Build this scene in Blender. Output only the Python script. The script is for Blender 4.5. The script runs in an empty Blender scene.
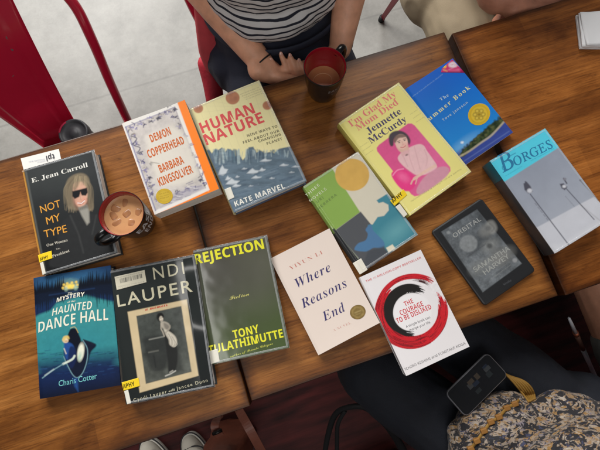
import bpy, bmesh, math, random
import numpy as np
from mathutils import Vector, Matrix, Euler
R=math.radians
random.seed(7)
SC=bpy.context.scene; COL=SC.collection
# ------------------------------------------------------------------ camera
CAM=(0.185243,0.000877,-0.316692,0.862005,434.576)
ROT=np.array(Euler(CAM[:3],'XYZ').to_matrix())
def at(px,py,z):
    """point of the place seen at a photo pixel (600x450), at height z over the table top"""
    d=ROT@np.array([(px-300)/CAM[4],-(py-225)/CAM[4],-1.0])
    s=(z-CAM[3])/d[2]
    return Vector((d[0]*s,d[1]*s,z))
cam=bpy.data.cameras.new('camera'); cam.sensor_width=36; cam.lens=CAM[4]/600*36; cam.clip_end=60; cam.clip_start=.02
co=bpy.data.objects.new('camera',cam); COL.objects.link(co); co.location=(0,0,CAM[3]); co.rotation_euler=CAM[:3]; SC.camera=co
# ------------------------------------------------------------------ helpers
def lin(c):
    return tuple(((x/255)/12.92 if x/255<=.04045 else ((x/255+.055)/1.055)**2.4) for x in c[:3])
def tag(o,label=None,cat=None,group=None,kind=None):
    if label: o['label']=label
    if cat: o['category']=cat
    if group: o['group']=group
    if kind: o['kind']=kind
    return o
def empty(name,loc,rz=0,label=None,cat=None,group=None):
    o=bpy.data.objects.new(name,None); COL.objects.link(o); o.empty_display_size=.05
    o.location=loc; o.rotation_euler=(0,0,rz); return tag(o,label,cat,group)
def meshobj(name,v,f,mats,parent=None,mi=None,smooth=True,cols=None):
    me=bpy.data.meshes.new(name); me.from_pydata([tuple(x) for x in v],[],[tuple(x) for x in f]); me.update()
    for m in (mats if isinstance(mats,(list,tuple)) else [mats]): me.materials.append(m)
    if mi is not None: me.polygons.foreach_set('material_index',np.array(mi,dtype=np.int32))
    sm=np.ones(len(f),dtype=bool) if smooth is True else (np.zeros(len(f),dtype=bool) if smooth is False else np.array(smooth,dtype=bool))
    me.polygons.foreach_set('use_smooth',sm)
    if cols is not None:
        a=me.color_attributes.new('Col','FLOAT_COLOR','POINT')
        c=np.ones((len(v),4),dtype=np.float32); c[:,:3]=cols; a.data.foreach_set('color',c.ravel())
    o=bpy.data.objects.new(name,me); COL.objects.link(o)
    if parent: o.parent=parent
    return o
class MB:
    def __init__(s): s.v=[];s.f=[];s.mi=[];s.sm=[];s.m=0
    def add(s,v,f,sm=True):
        n=len(s.v); s.v+=[tuple(x) for x in v]; s.f+=[tuple(i+n for i in q) for q in f]; s.mi+=[s.m]*len(f); s.sm+=[sm]*len(f)
    def box(s,x0,x1,y0,y1,z0,z1,bev=0):
        bm=bmesh.new(); bmesh.ops.create_cube(bm,size=1)
        for q in bm.verts: q.co=((x0+x1)/2+q.co.x*(x1-x0),(y0+y1)/2+q.co.y*(y1-y0),(z0+z1)/2+q.co.z*(z1-z0))
        if bev: bmesh.ops.bevel(bm,geom=bm.edges[:],offset=bev,segments=3,profile=.5,affect='EDGES')
        s.bm(bm,False)
    def bm(s,bm,sm):
        bm.verts.index_update(); s.add([q.co[:] for q in bm.verts],[[w.index for w in q.verts] for q in bm.faces],sm); bm.free()
    def tube(s,pts,r,n=12,closed=False,flat=None):
        pts=[Vector(p) for p in pts]; N=len(pts); rr=r if isinstance(r,(list,tuple)) else [r]*N
        V=[];F=[];up=None
        for i,p in enumerate(pts):
            t=(pts[min(i+1,N-1)]-pts[max(i-1,0)]) if not closed else pts[(i+1)%N]-pts[i-1]
            t.normalize()
            if up is None: up=Vector((0,0,1)) if abs(t.z)<.9 else Vector((1,0,0))
            a=t.cross(up).normalized(); b=a.cross(t).normalized(); up=b
            for k in range(n):
                th=2*math.pi*k/n; V.append(p+(a*math.cos(th)*(flat or 1)+b*math.sin(th))*rr[i])
        for i in range(N if closed else N-1):
            j=(i+1)%N
            for k in range(n): F.append((i*n+k,i*n+(k+1)%n,j*n+(k+1)%n,j*n+k))
        if not closed: F+= [tuple(range(n))[::-1],tuple((N-1)*n+k for k in range(n))]
        s.add(V,F)
    def lathe(s,prof,n=64,c=(0,0,0)):
        V=[];F=[]
        for r,z in prof:
            for k in range(n): th=2*math.pi*k/n; V.append((c[0]+r*math.cos(th),c[1]+r*math.sin(th),c[2]+z))
        for i in range(len(prof)-1):
            for k in range(n): F.append((i*n+k,i*n+(k+1)%n,(i+1)*n+(k+1)%n,(i+1)*n+k))
        s.add(V,F)
    def build(s,name,mats,parent=None): return meshobj(name,s.v,s.f,mats,parent,s.mi,s.sm)
def smooth_path(P,n=8,closed=False):
    P=[Vector(p) for p in P]; out=[]; N=len(P)
    for i in range(N if closed else N-1):
        g=(lambda k:P[k%N]) if closed else (lambda k:P[max(0,min(N-1,k))])
        a,b,c,d=g(i-1),g(i),g(i+1),g(i+2)
        for k in range(n):
            t=k/n; out.append(.5*((2*b)+(c-a)*t+(2*a-5*b+4*c-d)*t*t+(3*b-a-3*c+d)*t**3))
    if not closed: out.append(P[-1])
    return out
# ------------------------------------------------------------------ materials
MATS={}
def mat(name,col=(.5,.5,.5),rough=.5,coat=0,metal=0,bump=None,attr=False,coat_rough=.1,var=0,varscale=30,spec=.5,sheen=0,cbump=None,trans=0):
    if name in MATS: return MATS[name]
    m=bpy.data.materials.new(name); m.use_nodes=True; nt=m.node_tree; b=nt.nodes['Principled BSDF']
    b.inputs['Base Color'].default_value=(*col,1); b.inputs['Roughness'].default_value=rough; b.inputs['Metallic'].default_value=metal
    b.inputs['Coat Weight'].default_value=coat; b.inputs['Coat Roughness'].default_value=coat_rough; b.inputs['Specular IOR Level'].default_value=spec
    if sheen: b.inputs['Sheen Weight'].default_value=sheen
    if trans: b.inputs['Transmission Weight'].default_value=trans
    tc=nt.nodes.new('ShaderNodeTexCoord')
    src=None
    if attr:
        a=nt.nodes.new('ShaderNodeAttribute'); a.attribute_name='Col'; src=a.outputs['Color']
    if var:
        nz=nt.nodes.new('ShaderNodeTexNoise'); nz.inputs['Scale'].default_value=varscale; nz.inputs['Detail'].default_value=6
        nt.links.new(tc.outputs['Object'],nz.inputs['Vector'])
        mx=nt.nodes.new('ShaderNodeMixRGB'); mx.blend_type='MULTIPLY'; mx.inputs['Fac'].default_value=1
        mr=nt.nodes.new('ShaderNodeMapRange'); mr.inputs['From Min'].default_value=.3; mr.inputs['From Max'].default_value=.7
        mr.inputs['To Min'].default_value=1-var; mr.inputs['To Max'].default_value=1+var
        nt.links.new(nz.outputs['Fac'],mr.inputs['Value']); nt.links.new(mr.outputs['Result'],mx.inputs['Color2'])
        if src: nt.links.new(src,mx.inputs['Color1'])
        else: mx.inputs['Color1'].default_value=(*col,1)
        src=mx.outputs['Color']
    if src: nt.links.new(src,b.inputs['Base Color'])
    for key,sock in ((bump,'Normal'),(cbump,'Coat Normal')):
        if key:
            sc,st=key[:2]
            nz=nt.nodes.new('ShaderNodeTexNoise'); nz.inputs['Scale'].default_value=sc; nz.inputs['Detail'].default_value=4 if len(key)<3 else key[2]
            nt.links.new(tc.outputs['Object'],nz.inputs['Vector'])
            bp=nt.nodes.new('ShaderNodeBump'); bp.inputs['Strength'].default_value=st; bp.inputs['Distance'].default_value=.002
            nt.links.new(nz.outputs['Fac'],bp.inputs['Height']); nt.links.new(bp.outputs['Normal'],b.inputs[sock])
    MATS[name]=m; return m
def finish(k):
    if k=='jacket': return mat('plastic jacket print',rough=.45,spec=.15,coat=1,coat_rough=.09,attr=True,cbump=(26,.22,1),bump=(700,.04))
    if k=='gloss': return mat('gloss print',rough=.4,spec=.2,coat=.3,coat_rough=.2,attr=True,cbump=(25,.15,2),bump=(900,.04))
    if k=='screen': return mat('screen print',rough=.35,coat=.25,coat_rough=.12,attr=True)
    return mat('matte print',rough=.5,spec=.25,coat=.12,coat_rough=.35,attr=True,bump=(900,.05))
# ------------------------------------------------------------------ printed sheets: art is painted per vertex on a fine grid
def homog(src,dst):
    A=[];B=[]
    for (x,y),(u,v) in zip(src,dst):
        A+=[[x,y,1,0,0,0,-u*x,-u*y],[0,0,0,x,y,1,-v*x,-v*y]]; B+=[u,v]
    h=np.linalg.solve(np.array(A,float),np.array(B,float)); return np.append(h,1).reshape(3,3)
def happ(H,x,y):
    w=H[2,0]*x+H[2,1]*y+H[2,2]; return (H[0,0]*x+H[0,1]*y+H[0,2])/w,(H[1,0]*x+H[1,1]*y+H[1,2])/w
def vnoise(x,y,seed=0):
    xi=np.floor(x).astype(np.int64); yi=np.floor(y).astype(np.int64); fx=x-xi; fy=y-yi
    fx=fx*fx*(3-2*fx); fy=fy*fy*(3-2*fy)
    def h(a,b):
        n=(a*374761393+b*668265263+seed*144269)&0xffffffff; n=((n^(n>>13))*1274126177)&0xffffffff
        return ((n^(n>>16))&0xffff)/65535.
    return (h(xi,yi)*(1-fx)+h(xi+1,yi)*fx)*(1-fy)+(h(xi,yi+1)*(1-fx)+h(xi+1,yi+1)*fx)*fy
def fbm(x,y,seed=0,o=4):
    s=0;a=.5
    for i in range(o): s=s+a*vnoise(x*2**i,y*2**i,seed+i*17); a/=2
    return s/(1-.5**o)
def font_map(s,style):
    U,L={'serif':(0x1D400,0x1D41A),'ital':(0x1D434,0x1D44E),'bital':(0x1D468,0x1D482),'script':(0x1D4D0,0x1D4EA),'bold':(0x1D5D4,0x1D5EE),'mono':(0x1D670,0x1D68A),'sans':(0x1D5A0,0x1D5BA)}.get(style,(None,None))
    if U is None: return s
    o=''
    for c in s:
        if 'A'<=c<='Z': o+=chr(U+ord(c)-65)
        elif 'a'<=c<='z': o+='\u210e' if (style=='ital' and c=='h') else chr(L+ord(c)-97)
        else: o+=c
    return o
def glyphs(body,style,space=1,fat=0):
    c=bpy.data.curves.new('glyphs','FONT'); c.body=font_map(body,style); c.resolution_u=3; c.space_character=space; c.offset=fat
    o=bpy.data.objects.new('glyphs',c); COL.objects.link(o)
    bpy.context.view_layer.update(); dg=bpy.context.evaluated_depsgraph_get()
    me=bpy.data.meshes.new_from_object(o.evaluated_get(dg))
    bm=bmesh.new(); bm.from_mesh(me); bmesh.ops.triangulate(bm,faces=bm.faces[:])
    bm.verts.index_update(); v=np.array([q.co[:2] for q in bm.verts]).reshape(-1,2); f=[[w.index for w in q.verts] for q in bm.faces]
    bm.free(); bpy.data.objects.remove(o); bpy.data.curves.remove(c); bpy.data.meshes.remove(me)
    return v,f
CAPH={}
def caph(style,fat=0):
    k=(style,fat)
    if k not in CAPH: v,_=glyphs('H',style,1,fat); CAPH[k]=(v[:,1].max()-v[:,1].min())
    return CAPH[k]
class Art:
    """paints the vertices of a sheet; coordinates are those of a zoomed crop set with z(x0,y0,scale)"""
    def __init__(s,X,Y,toloc):
        s.PX=X;s.PY=Y;s.c=np.ones((len(X),3))*.5;s.toloc=toloc;s.texts=[];s.z(0,0,1)
    def z(s,x0,y0,k): s.x0,s.y0,s.k=x0,y0,k; s.X=(s.PX-x0)*k; s.Y=(s.PY-y0)*k; s.aa=.35*k; return s
    def mix(s,m,col):
        c=np.array(lin(col)) if not isinstance(col,np.ndarray) else col
        m=np.clip(m,0,1)[:,None]; s.c=s.c*(1-m)+c*m
    def base(s,col): s.c[:]=lin(col)
    def grad(s,p0,p1,c0,c1,m=1):
        d=np.array(p1,float)-p0; t=np.clip(((s.X-p0[0])*d[0]+(s.Y-p0[1])*d[1])/(d@d),0,1)[:,None]
        s.mix(np.ones(len(s.X))*m,np.array(lin(c0))*(1-t)+np.array(lin(c1))*t)
    def polym(s,pts,soft=0,sm=False):
        if sm: pts=[(p.x,p.y) for p in smooth_path([(a,b,0) for a,b in pts],6,True)]
        pts=np.array(pts,float); x,y=s.X,s.Y
        pad=3*(s.aa+soft); sel=(x>pts[:,0].min()-pad)&(x<pts[:,0].max()+pad)&(y>pts[:,1].min()-pad)&(y<pts[:,1].max()+pad)
        out=np.zeros(len(x))
        if not sel.any(): return out
        x=x[sel];y=y[sel]; ins=np.zeros(len(x),bool); d=np.full(len(x),1e9)
        for i in range(len(pts)):
            (ax,ay),(bx,by)=pts[i-1],pts[i]
            if ay!=by:
                cr=((ay>y)!=(by>y))&(x<(bx-ax)*(y-ay)/(by-ay)+ax); ins^=cr
            ex,ey=bx-ax,by-ay; L=ex*ex+ey*ey+1e-12; t=np.clip(((x-ax)*ex+(y-ay)*ey)/L,0,1)
            d=np.minimum(d,(x-ax-t*ex)**2+(y-ay-t*ey)**2)
        d=np.sqrt(d); sd=np.where(ins,d,-d); w=s.aa+soft
        out[sel]=np.clip(.5+sd/(2*w),0,1); return out
    def poly(s,pts,col,soft=0,a=1,sm=False): s.mix(s.polym(pts,soft,sm)*a,col)
    def ell(s,cx,cy,rx,ry,col,rot=0,soft=0,a=1):
        t=R(rot); dx=s.X-cx; dy=s.Y-cy; u=dx*math.cos(t)+dy*math.sin(t); v=-dx*math.sin(t)+dy*math.cos(t)
        d=(1-np.sqrt((u/rx)**2+(v/ry)**2))*min(rx,ry); s.mix(np.clip(.5+d/(2*(s.aa+soft)),0,1)*a,col)
    def line(s,pts,w,col,soft=0,a=1,sm=False):
        if sm: pts=[(p.x,p.y) for p in smooth_path([(q[0],q[1],0) for q in pts],6)]
        d=np.full(len(s.X),1e9)
        for (ax,ay),(bx,by) in zip(pts[:-1],pts[1:]):
            ex,ey=bx-ax,by-ay; L=ex*ex+ey*ey+1e-12; t=np.clip(((s.X-ax)*ex+(s.Y-ay)*ey)/L,0,1)
            d=np.minimum(d,(s.X-ax-t*ex)**2+(s.Y-ay-t*ey)**2)
        s.mix(np.clip(.5+(w/2-np.sqrt(d))/(2*(s.aa*.8+soft)),0,1)*a,col)
    def noise(s,sc,amp,seed=0,o=4,m=None,ax=1,ay=1):
        n=(fbm(s.X/sc*ax,s.Y/sc*ay,seed,o)-.5)*2*amp
        if m is not None: n=n*m
        s.c=np.clip(s.c*(1+n[:,None]),0,1)
    def T(s,body,p0,p1,h,col,style='regular',fat=0,space=1,shear=0,bow=0,grow=0,z=.0002):
        g=lambda p:(p[0]/s.k+s.x0,p[1]/s.k+s.y0)
        a=np.array(s.toloc(*g(p0))); b=np.array(s.toloc(*g(p1))); L=np.linalg.norm(b-a)
        k=L/(math.dist(p0,p1)); v,f=glyphs(body,style,space,fat)
        if len(v)==0: return
        x=v[:,0]-v[:,0].min(); x=x/x.max(); y=v[:,1]/caph(style,fat)*h*k*(1+grow*(x-.5))
        xx=x*L+shear*y; yy=y+bow*k*4*x*(1-x); t=(b-a)/L; n=np.array([-t[1],t[0]])
        s.texts.append((a+xx[:,None]*t+yy[:,None]*n,f,lin(col),z))
    def smallprint(s,p0,p1,h,col,words=5,a=.7):
        """a line of print too small to read"""
        rr=random.Random(int(p0[0]*7+p0[1])); t=0; d=(p1[0]-p0[0],p1[1]-p0[1]); D=math.hypot(*d); n=(-d[1]/D,d[0]/D)
        while t<.97:
            e=min(t+.03+rr.random()*.07*6/words,1)
            while t<e:
                l=min(h*.9/D,e-t+.001); o=rr.uniform(-.25,.25)*h; q=(p0[0]+d[0]*t+n[0]*o,p0[1]+d[1]*t+n[1]*o); w=rr.uniform(.5,1)*h
                s.line([(q[0]-n[0]*w*.3,q[1]-n[1]*w*.3),(q[0]+n[0]*w*.3,q[1]+n[1]*w*.3)],h*.55,col,a=a*rr.uniform(.5,.95)); t+=l
            t+=h*.9/D
def sheet(name,parent,xs,ys,zf,toloc,topx,art,material,thick=.002,rim=None,side=None,step=None):
    """grid over xs*ys (local metres) with printed top, skirt of given thickness; side: list of (z) rows for the spine"""
    nx,ny=len(xs),len(ys); gx,gy=np.meshgrid(xs,ys); gx=gx.ravel(); gy=gy.ravel(); gz=zf(gx,gy)
    px,py=topx(gx,gy); A=Art(np.asarray(px),np.asarray(py),toloc); art(A)
    V=np.c_[gx,gy,gz]; C=A.c
    i=np.arange((ny-1)*(nx-1)); r=i//(nx-1); c=i%(nx-1); q=r*nx+c
    F=np.c_[q,q+1,q+nx+1,q+nx].tolist(); S=[True]*len(F)
    V=V.tolist(); C=C.tolist()
    def skirt(idx,dz,col=None):
        n=len(V)
        for k in idx: V.append(list(V[k])); C.append(col or C[k])
        for k in idx: V.append([V[k][0],V[k][1],V[k][2]-dz]); C.append(col or C[k])
        m=len(idx)
        for k in range(m-1): F.append((n+k,n+m+k,n+m+k+1,n+k+1)); S.append(False)
    rc=lin(rim) if rim else None
    skirt([k for k in range(nx)],thick,rc); skirt([(k*nx+nx-1) for k in range(ny)],thick,rc)
    skirt([(ny-1)*nx+k for k in range(nx)][::-1],thick,rc); skirt([k*nx for k in range(ny)][::-1],thick if side is None else side,rc if side is None else None)
    for v,f,col,zz in A.texts:
        n=len(V); z=zf(v[:,0],v[:,1])+zz
        V+=np.c_[v,z].tolist(); C+=[list(col)]*len(v); F+=[[k+n for k in t] for t in f]; S+=[False]*len(f)
    return meshobj(name,V,F,material,parent,None,S,np.array(C))
PAGE=None
def paper():
    if 'page edges' in MATS: return MATS['page edges']
    m=mat('page edges',(.72,.68,.6),.8); nt=m.node_tree; b=nt.nodes['Principled BSDF']
    tc=nt.nodes.new('ShaderNodeTexCoord'); mp=nt.nodes.new('ShaderNodeMapping'); mp.inputs['Scale'].default_value=(8,8,2600)
    nz=nt.nodes.new('ShaderNodeTexNoise'); nz.inputs['Scale'].default_value=1; nz.inputs['Detail'].default_value=2
    nt.links.new(tc.outputs['Object'],mp.inputs['Vector']); nt.links.new(mp.outputs['Vector'],nz.inputs['Vector'])
    cr=nt.nodes.new('ShaderNodeValToRGB'); cr.color_ramp.elements[0].position=.35; cr.color_ramp.elements[0].color=(.52,.48,.42,1); cr.color_ramp.elements[1].position=.6; cr.color_ramp.elements[1].color=(.84,.81,.74,1)
    nt.links.new(nz.outputs['Fac'],cr.inputs['Fac']); nt.links.new(cr.outputs['Color'],b.inputs['Base Color'])
    bp=nt.nodes.new('ShaderNodeBump'); bp.inputs['Strength'].default_value=.3; bp.inputs['Distance'].default_value=.0005
    nt.links.new(nz.outputs['Fac'],bp.inputs['Height']); nt.links.new(bp.outputs['Normal'],b.inputs['Normal']); return m
GS=.0008
def film():
    if 'clear film' in MATS: return MATS['clear film']
    m=mat('clear film',(.86,.88,.9),.12,coat=1,coat_rough=.05,bump=(160,.4)); m.node_tree.nodes['Principled BSDF'].inputs['Alpha'].default_value=.22; return m
class Book:
    def __init__(s,name,label,cat,fit,quad,t,art,fin='matte',hard=True,back=(40,40,42),spine=None,warp=None,rim=None,front='front_cover',group=None,pages=True,build=True,z0=0,board=.0026,ov=.003):
        cx,cy,th,w,h=fit; s.w,s.h,s.t=w,h,t; s.z0=z0
        s.root=empty(name,(cx,cy,z0),th,label,cat,group)
        rect=[(-w/2,h/2),(w/2,h/2),(w/2,-h/2),(-w/2,-h/2)]
        H=homog(quad,rect); Hi=np.linalg.inv(H); s.H=H
        s.toloc=lambda x,y:happ(H,x,y); s.topx=lambda x,y:happ(Hi,x,y)
        wf=warp or (lambda x,y:0*x)
        # the spine-side hinge rolls down a little, as on a bound book
        s.zf=lambda x,y:t+wf(x/w+.5,y/h+.5)-.0016*np.exp(-((x+w/2)/.004)**2)
        xs=np.linspace(-w/2,w/2,int(w/GS)+1); ys=np.linspace(h/2,-h/2,int(h/GS)+1)
        if not build: return
        bt=board if hard else .0005
        sheet(front,s.root,xs,ys[::-1],s.zf,s.toloc,s.topx,art,finish(fin),bt,rim)
        m=mat('board %d %d %d'%back,lin(back),.5,coat=.3 if fin!='matte' else .05)
        ov=ov if hard else 0.0004
        b=MB(); b.box(-w/2,w/2,-h/2,h/2,0,bt,0); b.build('back_cover',m,s.root)
        sp=mat('spine %d %d %d'%(spine or back),lin(spine or back),.5,coat=.6 if fin!='matte' else .1)
        # rounded spine
        b=MB(); n=14; V=[];F=[]; zt=t-.0016
        bulge=.0035 if hard else .0008
        for yy in (-h/2,h/2):
            for k in range(n+1):
                a=k/n; V.append((-w/2-bulge*math.sin(math.pi*a)+.0004,yy,.0006+(zt-.0008)*a))
            for k in range(n+1):
                a=1-k/n; V.append((-w/2+.002-bulge*.7*math.sin(math.pi*a),yy,.0006+(zt-.0008)*a))
        M=2*(n+1)
        for k in range(M): F.append((k,(k+1)%M,M+(k+1)%M,M+k))
        F+=[tuple(range(M))[::-1],tuple(range(M,2*M))]
        b.add(V,F,True); o=b.build('spine',sp,s.root)
        me=o.data; me.polygons[len(F)-1].use_smooth=False; me.polygons[len(F)-2].use_smooth=False
        if fin=='jacket':
            fm=film(); V=[];F=[]; rng=random.Random(int(abs(cx)*1e4)); ox,oy=w/2+.0012,h/2+.0010; ins=.0045
            P=[]
            def edge(p,q,n):
                return [(p[0]+(q[0]-p[0])*i/n,p[1]+(q[1]-p[1])*i/n) for i in range(n)]
            n=40; out=edge((-w/2,oy),(ox,oy),n)+edge((ox,oy),(ox,-oy),n)+edge((ox,-oy),(-w/2,-oy),n)
            inn=edge((-w/2,h/2-ins),(w/2-ins,h/2-ins),n)+edge((w/2-ins,h/2-ins),(w/2-ins,-h/2+ins),n)+edge((w/2-ins,-h/2+ins),(-w/2,-h/2+ins),n)
            N=len(out)
            for (x,y),(i_,j_) in zip(out,inn):
                zo=float(s.zf(np.array([min(x,w/2)]),np.array([max(-h/2,min(h/2,y))]))[0]); zi=float(s.zf(np.array([i_]),np.array([j_]))[0])
                V+=[(x+rng.uniform(-.0004,.0004),y+rng.uniform(-.0004,.0004),zo-.0016),(x*.3+i_*.7,y*.3+j_*.7,zo+.0012+rng.uniform(0,.0005)),(i_,j_,zi+.0004)]
            for i in range(N-1):
                for q in (0,1): F.append((i*3+q,i*3+q+1,i*3+4+q,i*3+3+q))
            meshobj('plastic_jacket',V,F,fm,s.root)
        # page block follows the lid's warp
        V=[];F=[]; nx=14; ny=14
        X=np.linspace(-w/2+.0025,w/2-ov,nx); Y=np.linspace(-h/2+ov,h/2-ov,ny)
        for zz in (0,1):
            for y in Y:
                for x in X: V.append((x,y,bt+.0002 if zz==0 else float(s.zf(np.array([x]),np.array([y]))[0])-bt-.0004))
        N=nx*ny
        for j in range(ny-1):
            for i in range(nx-1):
                q=j*nx+i; F.append((q,q+nx,q+nx+1,q+1)); F.append((N+q,N+q+1,N+q+nx+1,N+q+nx))
        for i in range(nx-1): F.append((i,i+1,N+i+1,N+i)); k=(ny-1)*nx+i; F.append((k+1,k,N+k,N+k+1))
        for j in range(ny-1): k=j*nx+nx-1; F.append((k,k+nx,N+k+nx,N+k)); k=j*nx; F.append((k+nx,k,N+k,N+k+nx))
        meshobj('page_block',V,F,paper(),s.root,None,False)
    def patch(s,name,crop,pts,art,fin='gloss',dz=.0005,label=None,thick=.0003,step=.0008):
        """a sticker: quad given by four crop points"""
        x0,y0,k=crop; P=[np.array(s.toloc(p[0]/k+x0,p[1]/k+y0)) for p in pts]
        u=max(2,int(np.linalg.norm(P[1]-P[0])/step)+1); v=max(2,int(np.linalg.norm(P[3]-P[0])/step)+1)
        src=[(0,0),(1,0),(1,1),(0,1)]; H=homog(src,[tuple(p) for p in P]); Hi=np.linalg.inv(H)
        us,vs=np.meshgrid(np.linspace(0,1,u),np.linspace(1,0,v)); us=us.ravel(); vs=vs.ravel()
        gx,gy=happ(H,us,vs); px,py=s.topx(gx,gy); A=Art(px,py,s.toloc); A.z(*crop); A.u=us;A.v=vs; art(A)
        V=np.c_[gx,gy,s.zf(gx,gy)+dz].tolist(); C=A.c.tolist(); F=[];S=[]
        for j in range(v-1):
            for i in range(u-1): q=j*u+i; F.append((q,q+1,q+u+1,q+u)); S.append(True)
        ring=[i for i in range(u)]+[j*u+u-1 for j in range(1,v)]+[(v-1)*u+i for i in range(u-2,-1,-1)]+[j*u for j in range(v-2,0,-1)]
        n=len(V)
        for q in ring: V.append([V[q][0],V[q][1],V[q][2]-thick]); C.append(C[q])
        for a in range(len(ring)): b=(a+1)%len(ring); F.append((ring[a],n+a,n+b,ring[b])); S.append(False)
        for tv,f,col,zz in A.texts:
            n=len(V); V+=np.c_[tv,s.zf(tv[:,0],tv[:,1])+dz+zz].tolist(); C+=[list(col)]*len(tv); F+=[[q+n for q in t] for t in f]; S+=[False]*len(f)
        o=meshobj(name,V,F,finish(fin),s.root,None,S,np.array(C))
        if label: o['label']=label
        return o
    def disc(s,name,crop,cx,cy,rx,ry,rot,art,fin='gloss',dz=.0005,label=None):
        x0,y0,k=crop; t=R(rot); V=[];C=[];F=[];n=48; rings=16
        gx=[];gy=[]
        for j in range(rings+1):
            for i in range(n):
                a=2*math.pi*i/n; u=rx*j/rings*math.cos(a); v=ry*j/rings*math.sin(a)
                X=cx+u*math.cos(t)-v*math.sin(t); Y=cy+u*math.sin(t)+v*math.cos(t)
                p=s.toloc(X/k+x0,Y/k+y0); gx.append(p[0]); gy.append(p[1])
        gx=np.array(gx);gy=np.array(gy); px,py=s.topx(gx,gy); A=Art(px,py,s.toloc); A.z(*crop); art(A)
        V=np.c_[gx,gy,s.zf(gx,gy)+dz].tolist(); C=A.c.tolist()
        for j in range(rings):
            for i in range(n): F.append((j*n+i,j*n+(i+1)%n,(j+1)*n+(i+1)%n,(j+1)*n+i)[::-1])
        b=len(V)
        for i in range(n): q=V[rings*n+i]; V.append([q[0],q[1],q[2]-dz*.8]); C.append(C[rings*n+i])
        for i in range(n): F.append((rings*n+i,rings*n+(i+1)%n,b+(i+1)%n,b+i))
        for tv,f,col,zz in A.texts:
            m=len(V); V+=np.c_[tv,s.zf(tv[:,0],tv[:,1])+dz+zz].tolist(); C+=[list(col)]*len(tv); F+=[[q+m for q in t_] for t_ in f]
        o=meshobj(name,V,F,finish(fin),s.root,None,False,np.array(C))
        if label: o['label']=label
        return o
# ------------------------------------------------------------------ the books: what is printed on each cover, plus a few painted gleams
def bars(A,n,lo,hi,c=(70,70,70),seed=1):
    rr=random.Random(seed); u=A.u; m=np.zeros(len(u)); x=.1
    while x<.9:
        w=rr.choice([.008,.012,.02]); m=np.maximum(m,((u>x)&(u<x+w)).astype(float)); x+=w+rr.choice([.01,.014,.022])
    A.mix(m*((A.v>lo)&(A.v<hi))*.75,c)
BIO=(238,205,40)
def bio(bk,crop,pts,b0,b1,h,label='yellow genre tape reading APHY'):
    def art(A):
        A.base(BIO); A.T('APHY',b0,b1,h,(50,45,20),'bold')
    bk.patch('genre_tape',crop,pts,art,'gloss',.0007,label)
def white_tab(bk,crop,pts):
    def art(A): A.base((226,222,208)); A.noise(20,.05)
    bk.patch('spine_label',crop,pts,art,'gloss',.0005,'blank white spine label')

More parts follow.
